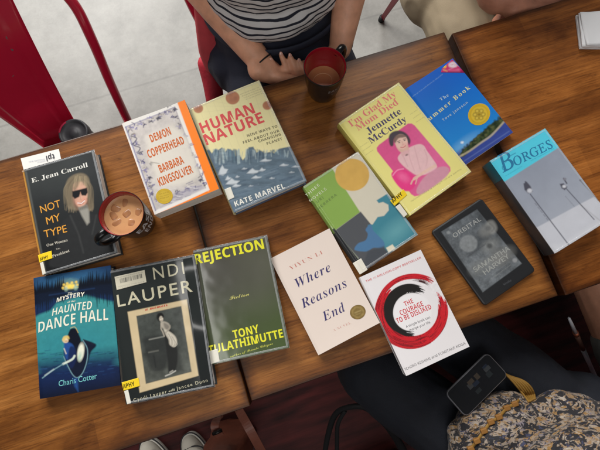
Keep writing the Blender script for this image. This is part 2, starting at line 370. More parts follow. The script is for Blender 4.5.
# 1 dark biography with a portrait
def art_nmt(A):
    A.z(15,140,3.218); A.base((44,45,46)); A.grad((40,100),(110,430),(48,51,52),(18,19,20))
    A.ell(110,110,90,40,(66,70,69),-15,30,.5); A.noise(60,.18,3)
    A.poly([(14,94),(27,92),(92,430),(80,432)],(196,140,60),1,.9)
    A.line([(34,100),(96,425)],5,(110,112,108),2,.6)  # lighter strip: plastic sheen painted into the cover colour
    # woollen coat
    A.poly([(150,262),(196,228),(246,235),(285,262),(325,365),(120,405),(132,330)],(41,42,43),3,.9,True)
    A.line([(176,238),(205,300),(222,360)],5,(62,63,63),2,.7); A.line([(262,240),(250,300)],4,(66,67,67),2,.6)
    A.noise(9,.10,5,m=A.polym([(140,262),(246,235),(325,365),(120,405)],6))
    # hair
    A.poly([(160,182),(158,150),(168,124),(190,110),(214,108),(232,120),(240,145),(246,182),(252,216),(238,226),(222,218),(186,220),(170,212)],(122,110,90),2,1,True)
    rr=random.Random(9)
    for i in range(70):
        u=rr.random(); x=160+u*88; s0=200+(x-200)*.25; e=(x+rr.uniform(-5,7),196+rr.random()*34-abs(u-.5)*10)
        A.line([(s0,112+abs(u-.5)*14),(x-3+rr.uniform(-4,4),152),e],rr.uniform(1.2,3),rr.choice([(166,150,122),(98,88,72),(142,128,102),(80,72,60),(122,110,90)]),1.1,.42,True)
    for i in range(10): A.line([(164+i*9,206),(160+i*9.6+rr.uniform(-3,3),216+rr.random()*12)],3,(124,112,92),1.5,.6)
    A.poly([(184,150),(192,136),(216,134),(228,150),(231,180),(224,204),(210,214),(198,208),(187,190)],(206,160,138),2,1,True)
    A.ell(190,176,7,22,(166,124,104),5,4,.6)
    A.ell(222,192,8,9,(220,140,122),0,4,.6); A.ell(197,196,6,9,(196,130,110),0,4,.5); A.poly([(186,184),(196,207),(210,216),(224,206),(231,186),(236,206),(228,220),(204,222),(190,210)],(112,82,70),3,.8,True)
    A.poly([(196,192),(200,206),(211,212),(222,205),(228,190)],(208,158,136),2.5,.8,True)
    A.poly([(184,152),(190,134),(206,130),(200,146),(190,160)],(128,112,90),2,.8,True); A.poly([(210,130),(226,134),(233,156),(226,150),(218,142)],(138,122,98),2,.8,True)
    A.poly([(166,140),(182,120),(190,122),(180,150),(178,200),(166,204)],(98,86,70),4,.55,True); A.poly([(236,140),(246,182),(250,214),(238,216),(234,180)],(94,84,68),4,.55,True)
    A.poly([(181,162),(207,157),(229,152),(232,167),(226,177),(213,176),(208,168),(204,180),(190,186),(182,178)],(22,22,26),1)
    for i in range(9): A.line([(190+i*4.4,118),(187+i*5,146+rr.uniform(-4,6))],2.2,rr.choice([(178,160,126),(126,112,92),(154,138,110)]),1.1,.55)
    A.line([(208,166),(208,188),(212,190)],2,(178,128,108),1.2,.7)
    A.poly([(199,197),(211,199),(222,190),(219,200),(210,205),(203,203)],(158,72,70),1.4); A.line([(200,199),(212,201),(222,193)],2.6,(240,232,224),.6)
    A.poly([(202,214),(230,206),(238,228),(240,262),(232,270),(214,240)],(150,147,138),2.5,1); A.poly([(202,214),(230,206),(233,216),(206,224)],(92,88,82),2.5,.7)
    for i in range(5): A.line([(206+i*6,216),(214+i*6,236+i*4)],1.2,(140,138,130),.8,.6)
    A.T('E. Jean Carroll',(53,133),(231,88),15,(226,224,216),'serif')
    A.T('NOT',(82,227),(146,209),25,(224,158,62)); A.T('MY',(101,264),(146,252),25,(224,158,62)); A.T('TYPE',(93,306),(167,290),25,(224,158,62))
    A.T('One Woman',(100,335),(169,320),9,(196,190,176),'serif'); A.T('vs.',(131,347),(145,344),6,(196,190,176),'serif'); A.T('a President',(108,375),(176,355),9,(196,190,176),'serif')
    A.line([(250,42),(335,360)],6,(150,156,156),4,.45)  # gleam of the plastic along the right edge, painted in
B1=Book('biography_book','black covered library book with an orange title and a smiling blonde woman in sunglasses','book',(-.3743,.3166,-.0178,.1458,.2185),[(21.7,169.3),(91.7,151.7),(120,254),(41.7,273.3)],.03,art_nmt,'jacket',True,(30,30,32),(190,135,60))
cr=(15,140,3.218)
bio(B1,cr,[(70,361),(116,349),(119,374),(75,386)],(78,381),(106,373),11)
white_tab(B1,cr,[(76,387),(88,384),(97,424),(85,428)])
# 2 middle-grade night lake
def art_mys(A):
    A.z(30,262,6.168); A.base((14,24,48)); A.grad((250,60),(290,900),(24,50,92),(10,14,28))
    A.ell(255,120,190,60,(52,104,140),-6,50,.8); A.ell(250,150,60,36,(150,170,120),0,22,.6)
    A.poly([(20,345),(60,325),(130,300),(170,250),(350,205),(430,230),(515,250),(560,640),(420,640),(50,700)],(58,140,142),6,.95)
    A.grad((270,430),(290,640),(40,130,136),(22,50,92),0)
    A.ell(270,520,300,120,(46,128,140),-5,60,.6)
    A.poly([(30,620),(540,560),(580,900),(40,1000)],(20,38,78),50,.95); A.poly([(30,800),(560,720),(580,900),(40,1000)],(10,13,26),60,.9)
    # pines against the sky, and their reflections
    rr=random.Random(3)
    for side in range(2):
        x=14 if side==0 else 310
        while x<(225 if side==0 else 515):
            w=rr.uniform(7,13); hh=rr.uniform(30,85)*(1 if side==0 else 1.05); yb=215-.13*(x-20)
            top=(x,yb-40-hh*.8); A.poly([top,(x+w,yb-20),(x+w,yb+10),(x-w,yb+10),(x-w,yb-20)],(9,17,30),1.5)
            A.poly([(x-w,yb),(x+w,yb),(x+w*.7,yb+20),(x+2,yb+24+hh*(1.15 if (x<130 or x>400) else .5)),(x-w*.7,yb+20)],(12,22,36),2,.95)
            x+=w*1.1
    A.poly([(14,200),(515,135),(520,205),(420,200),(300,190),(160,215),(20,270)],(13,24,44),5,.9)
    A.line([(120,205),(400,165)],4,(36,66,110),4,.6)
    for x,y in ((212,140),(232,132),(262,128),(288,124),(226,152),(250,150),(270,146),(240,158),(262,156),(206,160),(294,142)): A.ell(x,y,7,7,(240,206,96),0,3,.95)
    A.ell(250,150,26,14,(250,214,90),0,5,.9); A.ell(225,165,10,14,(170,200,180),0,5,.7); A.ell(285,158,10,14,(160,196,180),0,5,.7); A.line([(205,170),(300,158)],3,(200,190,110),1,.7); A.line([(222,124),(250,100),(282,116)],5,(80,130,140),2,.8)
    # ripples
    A.z(30,330,6.168)
    for i in range(90):
        y=130+rr.random()*150; x=40+rr.random()*480; l=rr.uniform(12,50); A.line([(x,y),(x+l,y-l*.14)],rr.uniform(2,5),rr.choice([(16,34,70),(50,92,140),(24,54,100),(12,20,44)]),1.5,.5)
    # rowing boat seen from the bow, two figures
    A.poly([(212,150),(230,210),(262,280),(296,300),(330,270),(360,200),(378,140),(410,95),(340,66),(318,74),(262,80),(222,110)],(16,24,44),3,1,True)
    A.poly([(330,60),(408,92),(396,98),(336,74)],(22,28,46),2)
    A.line([(212,170),(232,216),(266,278),(296,296),(330,262),(354,190),(356,120),(330,70)],5,(120,160,172),1.2,.9,True)
    A.poly([(268,300),(296,300),(300,380),(278,350)],(40,84,150),5,.7)
    A.poly([(232,60),(246,10),(262,-6),(290,-2),(304,30),(318,72),(300,100),(250,100)],(12,17,32),2,1,True)
    A.line([(254,-8),(280,-14),(300,20)],3,(216,186,110),1.2,.9,True)
    A.poly([(214,86),(244,82),(270,100),(280,150),(270,190),(224,180)],(36,74,140),3,1,True); A.poly([(250,110),(282,120),(290,180),(262,240),(236,200)],(20,34,74),3,.9,True)
    A.ell(222,68,18,16,(230,206,164),0,2,.95); A.poly([(202,66),(212,44),(238,40),(246,60),(226,56),(214,72)],(220,190,110),2,.9,True); A.ell(226,74,9,5,(180,130,100),0,2,.8)
    A.ell(316,140,20,54,(226,226,206),8,3); A.ell(310,168,10,22,(140,190,170),8,5,.6)
    A.line([(208,214),(262,186),(278,164)],12,(212,222,206),2,.95,True); A.line([(80,302),(140,256),(208,214)],6,(120,160,170),1.5,.9); A.line([(96,286),(150,248)],8,(200,212,206),2,.5)
    A.line([(214,120),(226,150)],6,(226,214,190),1.5,.8)
    A.noise(16,.10,9)
    A.T('Charis Cotter',(182,352),(414,300),34,(120,196,196),'regular',shear=.05)
    A.z(30,262,6.168); W=(232,228,208)
    A.T('The',(238,199),(262,194),9,W,'serif'); A.T('MYSTERY',(166,251),(338,214),27,W,'bold',shear=.25,bow=6); A.T('of the',(232,255),(284,245),9,W,'serif')
    A.T('HAUNTED',(138,336),(382,296),46,W,'bold',fat=-.012,shear=.2,bow=8,grow=.15); A.T('DANCE HALL',(52,442),(484,362),66,W,'bold',fat=-.012,shear=.1,bow=12,grow=.12)
B2=Book('storybook','teal and navy storybook showing a moonlit lake with two figures in a rowing boat','book',(-.4153,.0894,-.1525,.1492,.2235),[(32.6,277.3),(111,265.7),(120,384.7),(40,400)],.022,art_mys,'gloss',True,(14,22,42),(14,22,42))
# 3 memoir with an old stage photograph
def art_cyn(A):
    A.z(105,245,2.727); A.base((34,39,39)); A.grad((40,80),(280,400),(42,47,46),(24,28,28)); A.noise(70,.15,4)
    # brownish photo border printed on the cover
    A.poly([(61,179),(220,145),(256,358),(93,399)],(204,184,146),.6); A.noise(26,.10,6,m=A.polym([(61,179),(220,145),(256,358),(93,399)],1))
    A.poly([(84,190),(205,163),(236,346),(110,375)],(70,74,70),.6)
    A.z(135,300,5); M=A.polym([(4,68),(228,22),(283,357),(52,410)],1)
    A.mix(M*np.clip((A.Y-150)/500,0,.4),(96,98,90)); A.noise(22,.42,8,5,M); A.noise(90,.25,12,3,M)
    A.poly([(40,190),(150,172),(165,235),(150,330),(80,345)],(38,40,40),8,.7,True); A.poly([(150,200),(215,225),(240,350),(170,365)],(52,54,52),8,.7)
    A.line([(68,190),(140,176)],5,(150,150,142),2,.8); A.line([(66,254),(112,246)],5,(120,120,112),3,.7); A.line([(90,270),(100,330)],6,(34,36,36),3,.8)
    A.poly([(140,150),(170,140),(186,170),(206,230),(210,300),(196,356),(168,364),(160,300),(150,220)],(34,35,34),3,.95,True)
    A.ell(121,80,17,21,(26,26,25),-12,2.5,1); A.ell(126,87,9.5,13,(198,188,170),-8,1.5); A.ell(129,90,5,8,(220,212,196),0,3,.6)
    A.line([(120,84),(125,83)],1.8,(50,44,40),.6,.9); A.line([(129,82),(134,80)],1.8,(50,44,40),.6,.9); A.line([(125,96),(132,94)],1.8,(110,54,54),.6,.9); A.line([(127,85),(129,91)],1.2,(150,138,122),.7,.8)
    A.poly([(110,66),(126,58),(138,70),(136,80),(124,70),(112,84)],(24,24,23),1.5,1,True)
    A.poly([(124,104),(136,100),(152,104),(166,114),(172,132),(158,146),(138,138),(126,124)],(170,162,148),2,1,True); A.poly([(140,108),(160,116),(168,130),(154,142),(142,128)],(112,106,98),3,.8,True)
    A.poly([(140,140),(158,146),(180,160),(198,178),(206,200),(202,222),(192,230),(180,226),(168,214),(164,192),(150,168)],(196,188,172),2,1,True)
    for i in range(8): A.line([(148+i*6,150+i*5),(166+i*6,186+i*4),(172+i*3.4,218+i*1.4)],1.8,[(120,114,104),(222,216,202),(90,86,78)][i%3],1,.55,True)
    A.line([(127,112),(126,136),(134,152),(142,174)],5,(178,168,152),1.6,1,True); A.line([(170,122),(164,142),(148,158)],5,(150,142,128),1.6,.9,True)
    A.line([(150,376),(176,366),(200,352)],5,(206,204,194),2,.9); A.line([(172,358),(186,350)],5,(190,186,176),2,.8)
    A.z(105,245,2.727)
    A.T('a memoir',(108,176),(168,163),10,(196,60,48),'script')
    W=(204,198,170)
    A.T('NDI',(131,93),(213,76),33,W,'regular',space=1.25); A.T('LAUPER',(36,166),(236,123),33,W,'regular',space=1.2,fat=.008)
    A.T('Cyndi Lauper',(77,424),(168,403),9,W,'regular',space=1.3); A.T('with',(173,401),(190,397),7,W,'script'); A.T('Jancee Dunn',(195,396),(283,376),9,W,'regular',space=1.3)
B3=Book('memoir_book','black library memoir with thin pale capitals and a framed photo of a woman in white','book',(-.259,.0444,-.1227,.1623,.2458),[(111,271.7),(192.7,254),(216,388.4),(125,403)],.03,art_cyn,'jacket',True,(36,40,42),(36,40,42),warp=lambda u,v:.0016*np.sin(u*3.1+.4)+.0022*np.clip(u-.86,0,1)*8*np.sin(v*7))
cr=(105,245,2.727)
bio(B3,cr,[(44,369),(90,357),(94,380),(49,392)],(48,386),(80,378),11)
white_tab(B3,cr,[(50,393),(62,390),(70,427),(58,430)])
def art_bar(A):
    A.base((216,210,188)); bars(A,30,.22,.58); A.smallprint((70,200),(355,132),7,(110,108,100),9,.7)
    A.smallprint((95,290),(370,230),9,(90,90,84),8,.6); A.smallprint((97,306),(372,246),8,(100,98,90),8,.5)
B3.patch('barcode_label',(110,260,10.9),[(57,187),(370,110),(391,238),(79,324)],art_bar,'gloss',.0007,'cream barcode label')
# 4 olive fiction
def art_rej(A):
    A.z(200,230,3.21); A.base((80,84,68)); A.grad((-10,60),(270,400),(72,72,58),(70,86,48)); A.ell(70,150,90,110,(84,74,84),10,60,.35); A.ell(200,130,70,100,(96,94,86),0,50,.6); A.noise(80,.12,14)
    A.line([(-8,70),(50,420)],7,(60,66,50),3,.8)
    Y=(226,222,54)
    A.T('REJECTION',(-16,109),(206,61),33,Y,'bold',fat=.008)
    A.T('Fiction',(95,224),(158,210),11,(206,200,116),'script')
    A.T('TONY',(109,348),(192,329),26,Y,'bold',fat=.004); A.T('TULATHIMUTTE',(30,397),(270,346),27,Y,'bold',fat=.004)
    A.T('author of Private Citizens',(98,408),(236,368),7,(204,206,90),'script')
B4=Book('fiction_book','olive grey library book with bold bright yellow title and a pale sheen','book',(-.1041,.0503,-.1063,.1452,.2164),[(192.7,250.3),(266,236),(289.7,348.3),(212.7,363.7)],.024,art_rej,'jacket',True,(56,64,60),(60,68,50),warp=lambda u,v:-.0009*np.sin(u*3+.2)*(.85+.15*np.sin(v*4))+.001)
white_tab(B4,(200,230,3.21),[(30,386),(58,379),(65,420),(37,428)])
# 5 thick paperback with botanical border
def art_dem(A):
    A.z(120,95,5.63); A.base((246,128,22))
    rr=random.Random(5)
    for i in range(60):
        t=i/60; A.ell(378+t*158,72+t*300,2.5,2,(255,190,120),0,1,.8)
    A.line([(366,22),(590,500)],9,(238,226,208),2,.9)
    art=[(14,165),(328,18),(328+252,18+528),(180,700)]
    art=[(10,172),(327,26),(590,584),(142,700)]
    A.z(115,90,3.333); face=[(27,111),(205,40),(318,331),(128,421)]
    A.poly(face,(226,222,216),.5)
    inner=[(40,122),(198,58),(304,324),(132,404)]; A.poly(inner,(196,189,184),1)
    M=A.polym(inner,1); A.noise(30,.2,21,5,M); A.noise(9,.12,23,3,M)
    A.line([(40,122),(198,58)],3,(120,116,150),.8,.8); A.line([(40,122),(132,404)],4,(112,110,160),.8,.8); A.line([(198,58),(304,324)],3,(150,140,150),.8,.7)
    # ink leaves, vines and birds round the edge
    L=[(58,128),(75,118),(95,112),(118,98),(150,86),(175,76),(62,150),(70,176),(80,205),(88,235),(98,262),(108,292),(118,322),(200,90),(215,120),(232,150),(246,180),(262,215),(280,250),(290,280),(300,310),(140,360),(170,350),(205,338),(240,330),(270,322),(120,345),(224,168),(238,196),(104,300),(190,70)]
    for (x,y) in L:
        for k in range(9):
            a=rr.uniform(0,6.28); l=rr.uniform(4,13); p=(x+rr.uniform(-7,7),y+rr.uniform(-7,7)); q=(p[0]+l*math.cos(a),p[1]+l*math.sin(a)*.8)
            m=((p[0]+q[0])/2+rr.uniform(-3,3),(p[1]+q[1])/2+rr.uniform(-3,3))
            A.line([p,m,q],rr.uniform(1.2,4),rr.choice([(84,78,132),(104,98,160),(120,114,146),(58,58,76),(66,62,100),(206,200,200),(140,128,120)]),.6,.8,True)
    A.line([(56,150),(74,158),(62,178),(84,188),(76,206),(92,200)],3.4,(70,70,92),.8,.9,True)
    for x,y in ((116,288),(178,52),(200,64),(146,92),(122,240),(288,296)): A.poly([(x-9,y),(x,y-5),(x+9,y+2),(x+1,y+3),(x-2,y+9)],(56,56,74),.8,.95)
    A.poly([(104,150),(190,112),(240,150),(282,280),(240,310),(160,322),(138,300),(112,220)],(216,209,197),9,.92)
    A.poly([(190,345),(230,330),(290,312),(300,326),(150,395)],(160,156,172),4,.6); 
    for i in range(26):
        x=140+rr.random()*150; y=385-(x-140)*.4+rr.uniform(-40,8); A.line([(x,y),(x+rr.uniform(8,26),y-rr.uniform(-3,9))],rr.uniform(1,3),rr.choice([(118,112,140),(220,216,212),(96,92,120)]),.8,.7)
    O=(196,96,34)
    A.T('DEMON',(122,170),(188,143),28,O,'bold',fat=.006); A.T('COPPERHEAD',(113,222),(232,173),29,O,'bold',fat=.006)
    A.T('BARBARA',(151,272),(231,238),29,O,'bold',fat=.006); A.T('KINGSOLVER',(148,318),(262,270),30,O,'bold',fat=.006)
    A.line([(118,235),(146,240)],2,(90,80,70),1,.7)
B5=Book('paperback_novel','thick paperback novel with a leafy lilac border and bright orange right edge','book',(-.1553,.3608,.0719,.1349,.2032),[(123.3,123.3),(184,100.7),(220,188.3),(153.3,216)],.036,art_dem,'matte',False,(222,216,206),(214,208,196),rim=(226,222,214),warp=lambda u,v:.0045*np.clip(u-.35,0,1)**2*(1.1-.6*v)*2.4+.0025*np.clip(v-.8,0,1)*np.clip(.6-u,0,1)*8)
def art_seal(A):
    A.base((196,164,52)); A.noise(12,.18,2); A.ell(163,353,22,21,(176,144,40),0,1,.5); A.ell(163,353,20,19,(204,174,64),0,1,.7)
    for i in range(3): A.smallprint((148+i,346+i*8),(178+i,338+i*8),3,(120,92,24),3,.8)
B5.disc('award_seal',(115,90,3.333),163,353,29,27,-20,art_seal,'gloss',.0004,'round gold award seal')
# 6 cream over a blue-grey sea of ice
def art_hum(A):
    A.z(185,75,3.103); A.base((234,224,170)); A.noise(120,.05,2)
    for i in range(9): A.line([(20+i*26,40-i*3),(110+i*24,250)],1,(206,196,150),.8,.35)
    for i in range(5): A.line([(10,170-i*26),(300,60+i*14)],1,(206,196,150),.8,.3)
    for x,y,r in ((149,70,21),(253,93,14),(44,101,15)):
        A.ell(x,y,r,r*.95,(186,128,96),0,.6); 
        for k in range(4): A.ell(x+math.cos(k*2)*r*.4,y+math.sin(k*2.3)*r*.4,r*.3,r*.25,(160,106,84),k*40,2,.45)
    ridge=[(60,232),(74,228),(84,240),(96,226),(104,230),(116,222),(124,238),(134,226),(150,232),(158,250),(170,246),(180,262),(192,248),(198,222),(212,220),(222,238),(236,232),(246,240),(262,236),(276,240),(290,226),(306,222),(325,218),(400,326),(152,440)]
    A.poly(ridge,(98,116,130),.8); M=A.polym(ridge,1)
    rr=random.Random(8)
    for i in range(70):
        x=rr.uniform(68,320); y0=226+abs(x-190)*-.03+rr.uniform(0,10); l=rr.uniform(14,44)*(1 if x<250 else .5); A.line([(x,y0+2),(x+rr.uniform(-4,6),y0+l)],rr.uniform(1.5,6),rr.choice([(150,170,178),(70,92,110),(178,192,192),(110,138,152),(60,78,96)]),1.2,.6)
    A.noise(34,.30,11,5,M,1,2.2); A.noise(12,.18,31,3,M,.6,2.4)
    A.grad((200,250),(240,430),(98,116,130),(88,106,138),0)
    for i in range(60):
        x=rr.uniform(90,370); y=rr.uniform(285,420); l=rr.uniform(10,46); A.line([(x,y),(x+l,y-l*.35)],rr.uniform(1,3.4),rr.choice([(66,82,104),(120,138,150),(58,74,98),(134,150,164)]),1.2,.55)
    for x,y,w,h in ((148,334,22,14),(118,300,16,22),(212,300,20,12),(222,318,16,7),(240,294,10,8),(250,264,18,7),(163,316,6,5),(306,278,14,6),(342,282,12,4),(160,345,14,8),(185,290,8,4),(270,320,8,4),(134,322,9,10),(205,345,7,3),(330,300,8,3)):
        A.poly([(x-w,y+h*.4),(x-w*.5,y-h*.5),(x-w*.1,y-h),(x+w*.3,y-h*.5),(x+w,y-h*.4),(x+w*.6,y+h*.2),(x,y+h*.5)],(206,212,216),1.2,.92)
        A.line([(x-w,y+h*.5),(x+w*.6,y+h*.3)],2,(66,84,104),1.5,.6)
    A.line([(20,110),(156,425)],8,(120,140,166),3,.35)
    C_=(222,88,90)
    A.T('HUMAN',(56,178),(218,115),36,C_,'bold',fat=.004); A.T('NATURE',(68,215),(246,143),36,C_,'bold',fat=.004)
    D=(116,112,88)
    A.T('NINE WAYS TO',(194,190),(285,159),8,D,'bold',space=1.15); A.T('FEEL ABOUT OUR',(182,211),(291,173),8,D,'bold',space=1.15); A.T('CHANGING',(229,207),(296,184),8,D,'bold',space=1.15); A.T('PLANET',(254,214),(300,198),8,D,'bold',space=1.15)
    for k in range(4): A.smallprint((172+k*6,60+k*5),(228+k*6,38+k*5),2.4,(150,140,110),5,.7)
    A.T('KATE MARVEL',(157,412),(312,350),17,(236,234,224),'bold',space=1.1)
B6=Book('climate_book','cream and blue grey library book with a coral title above an icy sea','book',(-.0027,.3409,.1086,.157,.239),[(190,108.3),(258.3,80.7),(306,180),(234,214)],.025,art_hum,'jacket',True,(70,84,110),(216,208,160),warp=lambda u,v:.0015*np.sin(u*3.1))
white_tab(B6,(185,75,3.103),[(122,356),(142,348),(154,382),(134,391)])
# 7 slim cream novel
def art_whe(A):
    A.z(265,220,3.1); A.base((224,209,198)); A.noise(140,.03,3)
    A.T('YIYUN LI',(80,149),(176,101),11,(196,124,112),'serif',fat=-.02,space=1.1)
    N=(62,56,104)
    A.T('Where',(102,203),(203,151),27,N,'bital',space=1.1,fat=-.008); A.T('Reasons',(117,268),(252,199),27,N,'bital',space=1.1,fat=-.008); A.T('End',(183,310),(250,275),27,N,'bital',space=1.1,fat=-.008)
    A.T('A NOVEL',(212,344),(266,318),6.5,(200,140,130),'serif',fat=-.02,space=1.15)
B7=Book('slim_novel','slim cream paperback with navy italic title and a dark bronze seal','book',(.0528,.015,.1569,.131,.2041),[(271.9,257),(327.4,229.4),(379.5,322),(318.3,356.7)],.015,art_whe,'matte',False,(222,210,200),(216,204,194),rim=(228,216,206),warp=lambda u,v:.004*np.clip(u-.3,0,1)**2*2+.002*(1-v)**3)
def art_seal2(A):
    A.base((128,104,56)); A.ell(285,281,20,19,(150,128,78),0,1,.8); A.noise(6,.35,2); A.ell(285,281,14,13,(116,94,50),0,1,.7); A.line([(277,283),(293,276)],4,(170,150,100),1,.7); A.line([(279,290),(292,285)],3,(160,140,90),1,.6)
B7.disc('award_seal',(265,220,3.1),285,281,24,23,-20,art_seal2,'gloss',.0004,'round bronze award seal')
# 8 white self-help paperback with a brush ring
def art_cou(A):
    A.z(370,270,5); A.base((226,222,223))
    cx,cy=212,205; dx=A.X-cx; dy=A.Y-cy; t=R(-22); u=dx*math.cos(t)+dy*math.sin(t); v=-dx*math.sin(t)+dy*math.cos(t)
    u=u/1.0; v=v/1.0; r=np.sqrt(u*u+v*v); th=np.degrees(np.arctan2(-v,u))%360   # 0 right, 90 top, 180 left, in the cover's own frame
    st=fbm(r/7,th/60,4,3); st2=fbm(r/2.6,th/30,9,2)
    def ring(a0,a1,r0,r1,col,dry,fade=18,seed=0,a=1):
        span=(a1-a0)%360; q=(th-a0)%360; inside=q<=span
        e=np.minimum(q,span-q); e=np.where(inside,e,0); f=np.clip(e/fade,0,1)
        rr0=r0(q/span); rr1=r1(q/span); w=1.6
        m=np.clip(.5+(r-rr0)/(2*w),0,1)*np.clip(.5+(rr1-r)/(2*w),0,1)*inside
        edge=np.clip(np.minimum(r-rr0,rr1-r)/14,0,1)
        d=dry*(1-f)+.45*(1-edge)*dry
        k=fbm(r/2.4,q/40+seed,seed+3,3)
        m=m*np.clip((k-d*.95)/.10+.5,0,1); A.mix(m*a,col)
    red=(198,26,38)
    ring(112,354,lambda s:126-8*np.sin(s*3.1),lambda s:186+6*np.sin(s*5)-6*s,red,.36,20,1)
    ring(330,20,lambda s:134+0*s,lambda s:178-16*s,(198,30,42),.75,30,2)
    ring(34,132,lambda s:160+6*s,lambda s:187+2*s,(196,30,42),.52,22,3)
    ring(24,80,lambda s:146+6*s,lambda s:158+4*s,(60,22,24),.8,26,6)
    ring(130,230,lambda s:112+0*s,lambda s:128+6*np.sin(s*3),(120,18,28),.7,30,4)
    ring(38,255,lambda s:92+6*np.sin(s*3.1),lambda s:124+26*np.sin(np.clip(1-s*1.25,0,1)*3.1),(26,24,22),.62,26,5)
    A.mix(((r>122)&(r<186)).astype(float)*np.clip((fbm(r/2.2,th/24,41,3)-.56)/.08,0,1)*.8*(A.c[:,0]-A.c[:,1]>.2),(88,10,20)); A.ell(cx,cy,93,91,(231,228,229),0,3,.96); A.noise(8,.10,6,3,((r>130)&(r<190)).astype(float))
    A.z(355,245,3.217)
    A.T('THE 10 MILLION-COPY BESTSELLER',(37,116),(209,46),6,(212,110,112),'bold',fat=-.01)
    Rr=(204,52,60)
    A.T('THE',(160,193),(187,182),14,Rr,'bold',fat=-.01); A.T('COURAGE',(147,222),(219,192),15,Rr,'bold',fat=-.01); A.T('TO BE DISLIKED',(136,247),(245,202),15,Rr,'bold',fat=-.01)
    A.T('A single book can',(164,262),(241,232),7,(90,88,92),'sans'); A.T('change your life.',(174,274),(243,247),7,(90,88,92),'sans')
    A.T('ICHIRO KISHIMI and FUMITAKE KOGA',(162,402),(356,318),7.5,(104,102,104),'sans')
B8=Book('selfhelp_book','white paperback with a red and black brush ring, overhanging the table edge','book',(.2006,-.0753,.1025,.1297,.1984),[(360.5,275.9),(419.2,251.3),(469.4,346.5),(406.5,375.9)],.024,art_cou,'matte',False,(226,222,222),(226,222,222),rim=(222,218,218),warp=lambda u,v:.003*np.clip(u-.4,0,1)**2*2+.002*(1-v)**2*u)
# 9 yellow memoir
def art_gla(A):
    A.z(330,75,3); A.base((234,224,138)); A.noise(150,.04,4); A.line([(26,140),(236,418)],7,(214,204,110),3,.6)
    P=[(141,222),(148,213),(236,150),(247,150),(256,156),(361,281),(362,292),(354,300),(268,362),(256,364),(246,358),(143,232)]
    A.poly(P,(220,88,142),.6); M=A.polym(P,1); A.mix(M*np.clip((A.X-230)/260,0,.35),(238,130,176))
    A.z(385,110,5); 
    A.poly([(195,345),(255,300),(300,290),(322,306),(300,345),(190,420),(160,405)],(212,150,168),2,1,True)
    A.poly([(68,250),(84,222),(120,198),(168,180),(196,186),(214,214),(240,250),(260,282),(256,300),(205,328),(172,330),(150,326),(96,286)],(232,190,192),1.5,1,True)
    for q in ([(150,192),(178,300)],[(120,206),(128,250),(150,310)],[(200,206),(214,250),(208,286)],[(96,240),(118,290)]): A.line(q,3,(206,156,162),2,.6,True)
    A.poly([(36,326),(58,304),(92,300),(128,318),(154,344),(156,376),(132,404),(98,404),(62,372)],(232,66,136),1.5,1,True); A.ell(96,340,30,18,(246,120,170),35,8,.6); A.line([(44,330),(66,306),(96,300)],5,(250,170,200),1.5,.8,True)
    A.line([(252,286),(206,312),(168,336),(150,348)],13,(232,192,176),1.5,1,True); A.line([(160,338),(140,358),(134,372)],7,(226,184,168),1.2,1); A.line([(164,344),(156,372)],5,(226,184,168),1,1)
    A.poly([(60,184),(104,168),(122,200),(108,226),(78,216)],(222,180,164),1.5,1,True)
    A.poly([(22,160),(24,132),(46,114),(82,112),(112,128),(130,158),(124,182),(110,160),(80,142),(50,150),(44,184),(30,186)],(76,66,74),2,1,True)
    A.ell(84,166,32,37,(232,194,178),-18,1.5); A.ell(100,182,12,9,(238,172,164),-18,5,.6)
    A.poly([(46,160),(54,138),(84,128),(112,140),(92,146),(70,150),(54,172)],(116,92,84),2,.9,True)
    A.line([(66,166),(78,160)],3,(70,54,56),1,.9); A.line([(94,154),(106,152)],3,(70,54,56),1,.9); A.ell(74,170,4,2.5,(60,56,66),-18,.6); A.ell(101,160,4,2.5,(60,56,66),-18,.6); A.line([(88,166),(94,180),(88,183)],2,(200,150,136),1,.8,True); A.line([(82,194),(94,195),(106,187)],3.6,(196,86,96),.8,.95,True)
    A.poly([(82,222),(104,210),(128,206),(122,222),(104,232),(90,240)],(224,176,178),1.2,1); A.ell(112,232,7,4,(90,60,66),-25,1,.8)
    A.noise(14,.06,12,3,M)
    A.z(330,75,3)
    Q=(232,128,124); K=(84,76,106)
    A.T("I'm Glad My",(62,158),(201,63),20,Q,'serif',fat=-.005); A.T('Mom Died',(84,170),(208,89),20,Q,'serif',fat=-.005)
    A.T('Jennette',(116,182),(218,118),20,K,'serif'); A.T('McCurdy',(124,210),(234,142),20,K,'serif')
    for k in range(3): A.smallprint((92+k*8,218+k*12),(116+k*8,203+k*12),2,(150,142,96),2,.7); A.smallprint((243+k*9,122+k*12),(268+k*9,106+k*12),2,(150,142,96),2,.7)
    A.smallprint((246,378),(395,286),4,(150,142,90),6,.7)
B9=Book('humorous_memoir','pale yellow library book with a woman in pink on a magenta panel','book',(.2977,.2353,.3002,.1546,.2364),[(337.4,123.2),(398.9,82.4),(470.9,173),(411,214.3)],.028,art_gla,'jacket',True,(214,204,116),(206,192,96),warp=lambda u,v:.0016*np.sin(u*3.1)+.001*np.sin(v*9)*np.clip(u-.8,0,1)*5)
bio(B9,(330,75,3),[(184,376),(223,344),(234,360),(197,391)],(193,383),(222,360),11)
white_tab(B9,(330,75,3),[(200,394),(213,384),(236,414),(225,423)])
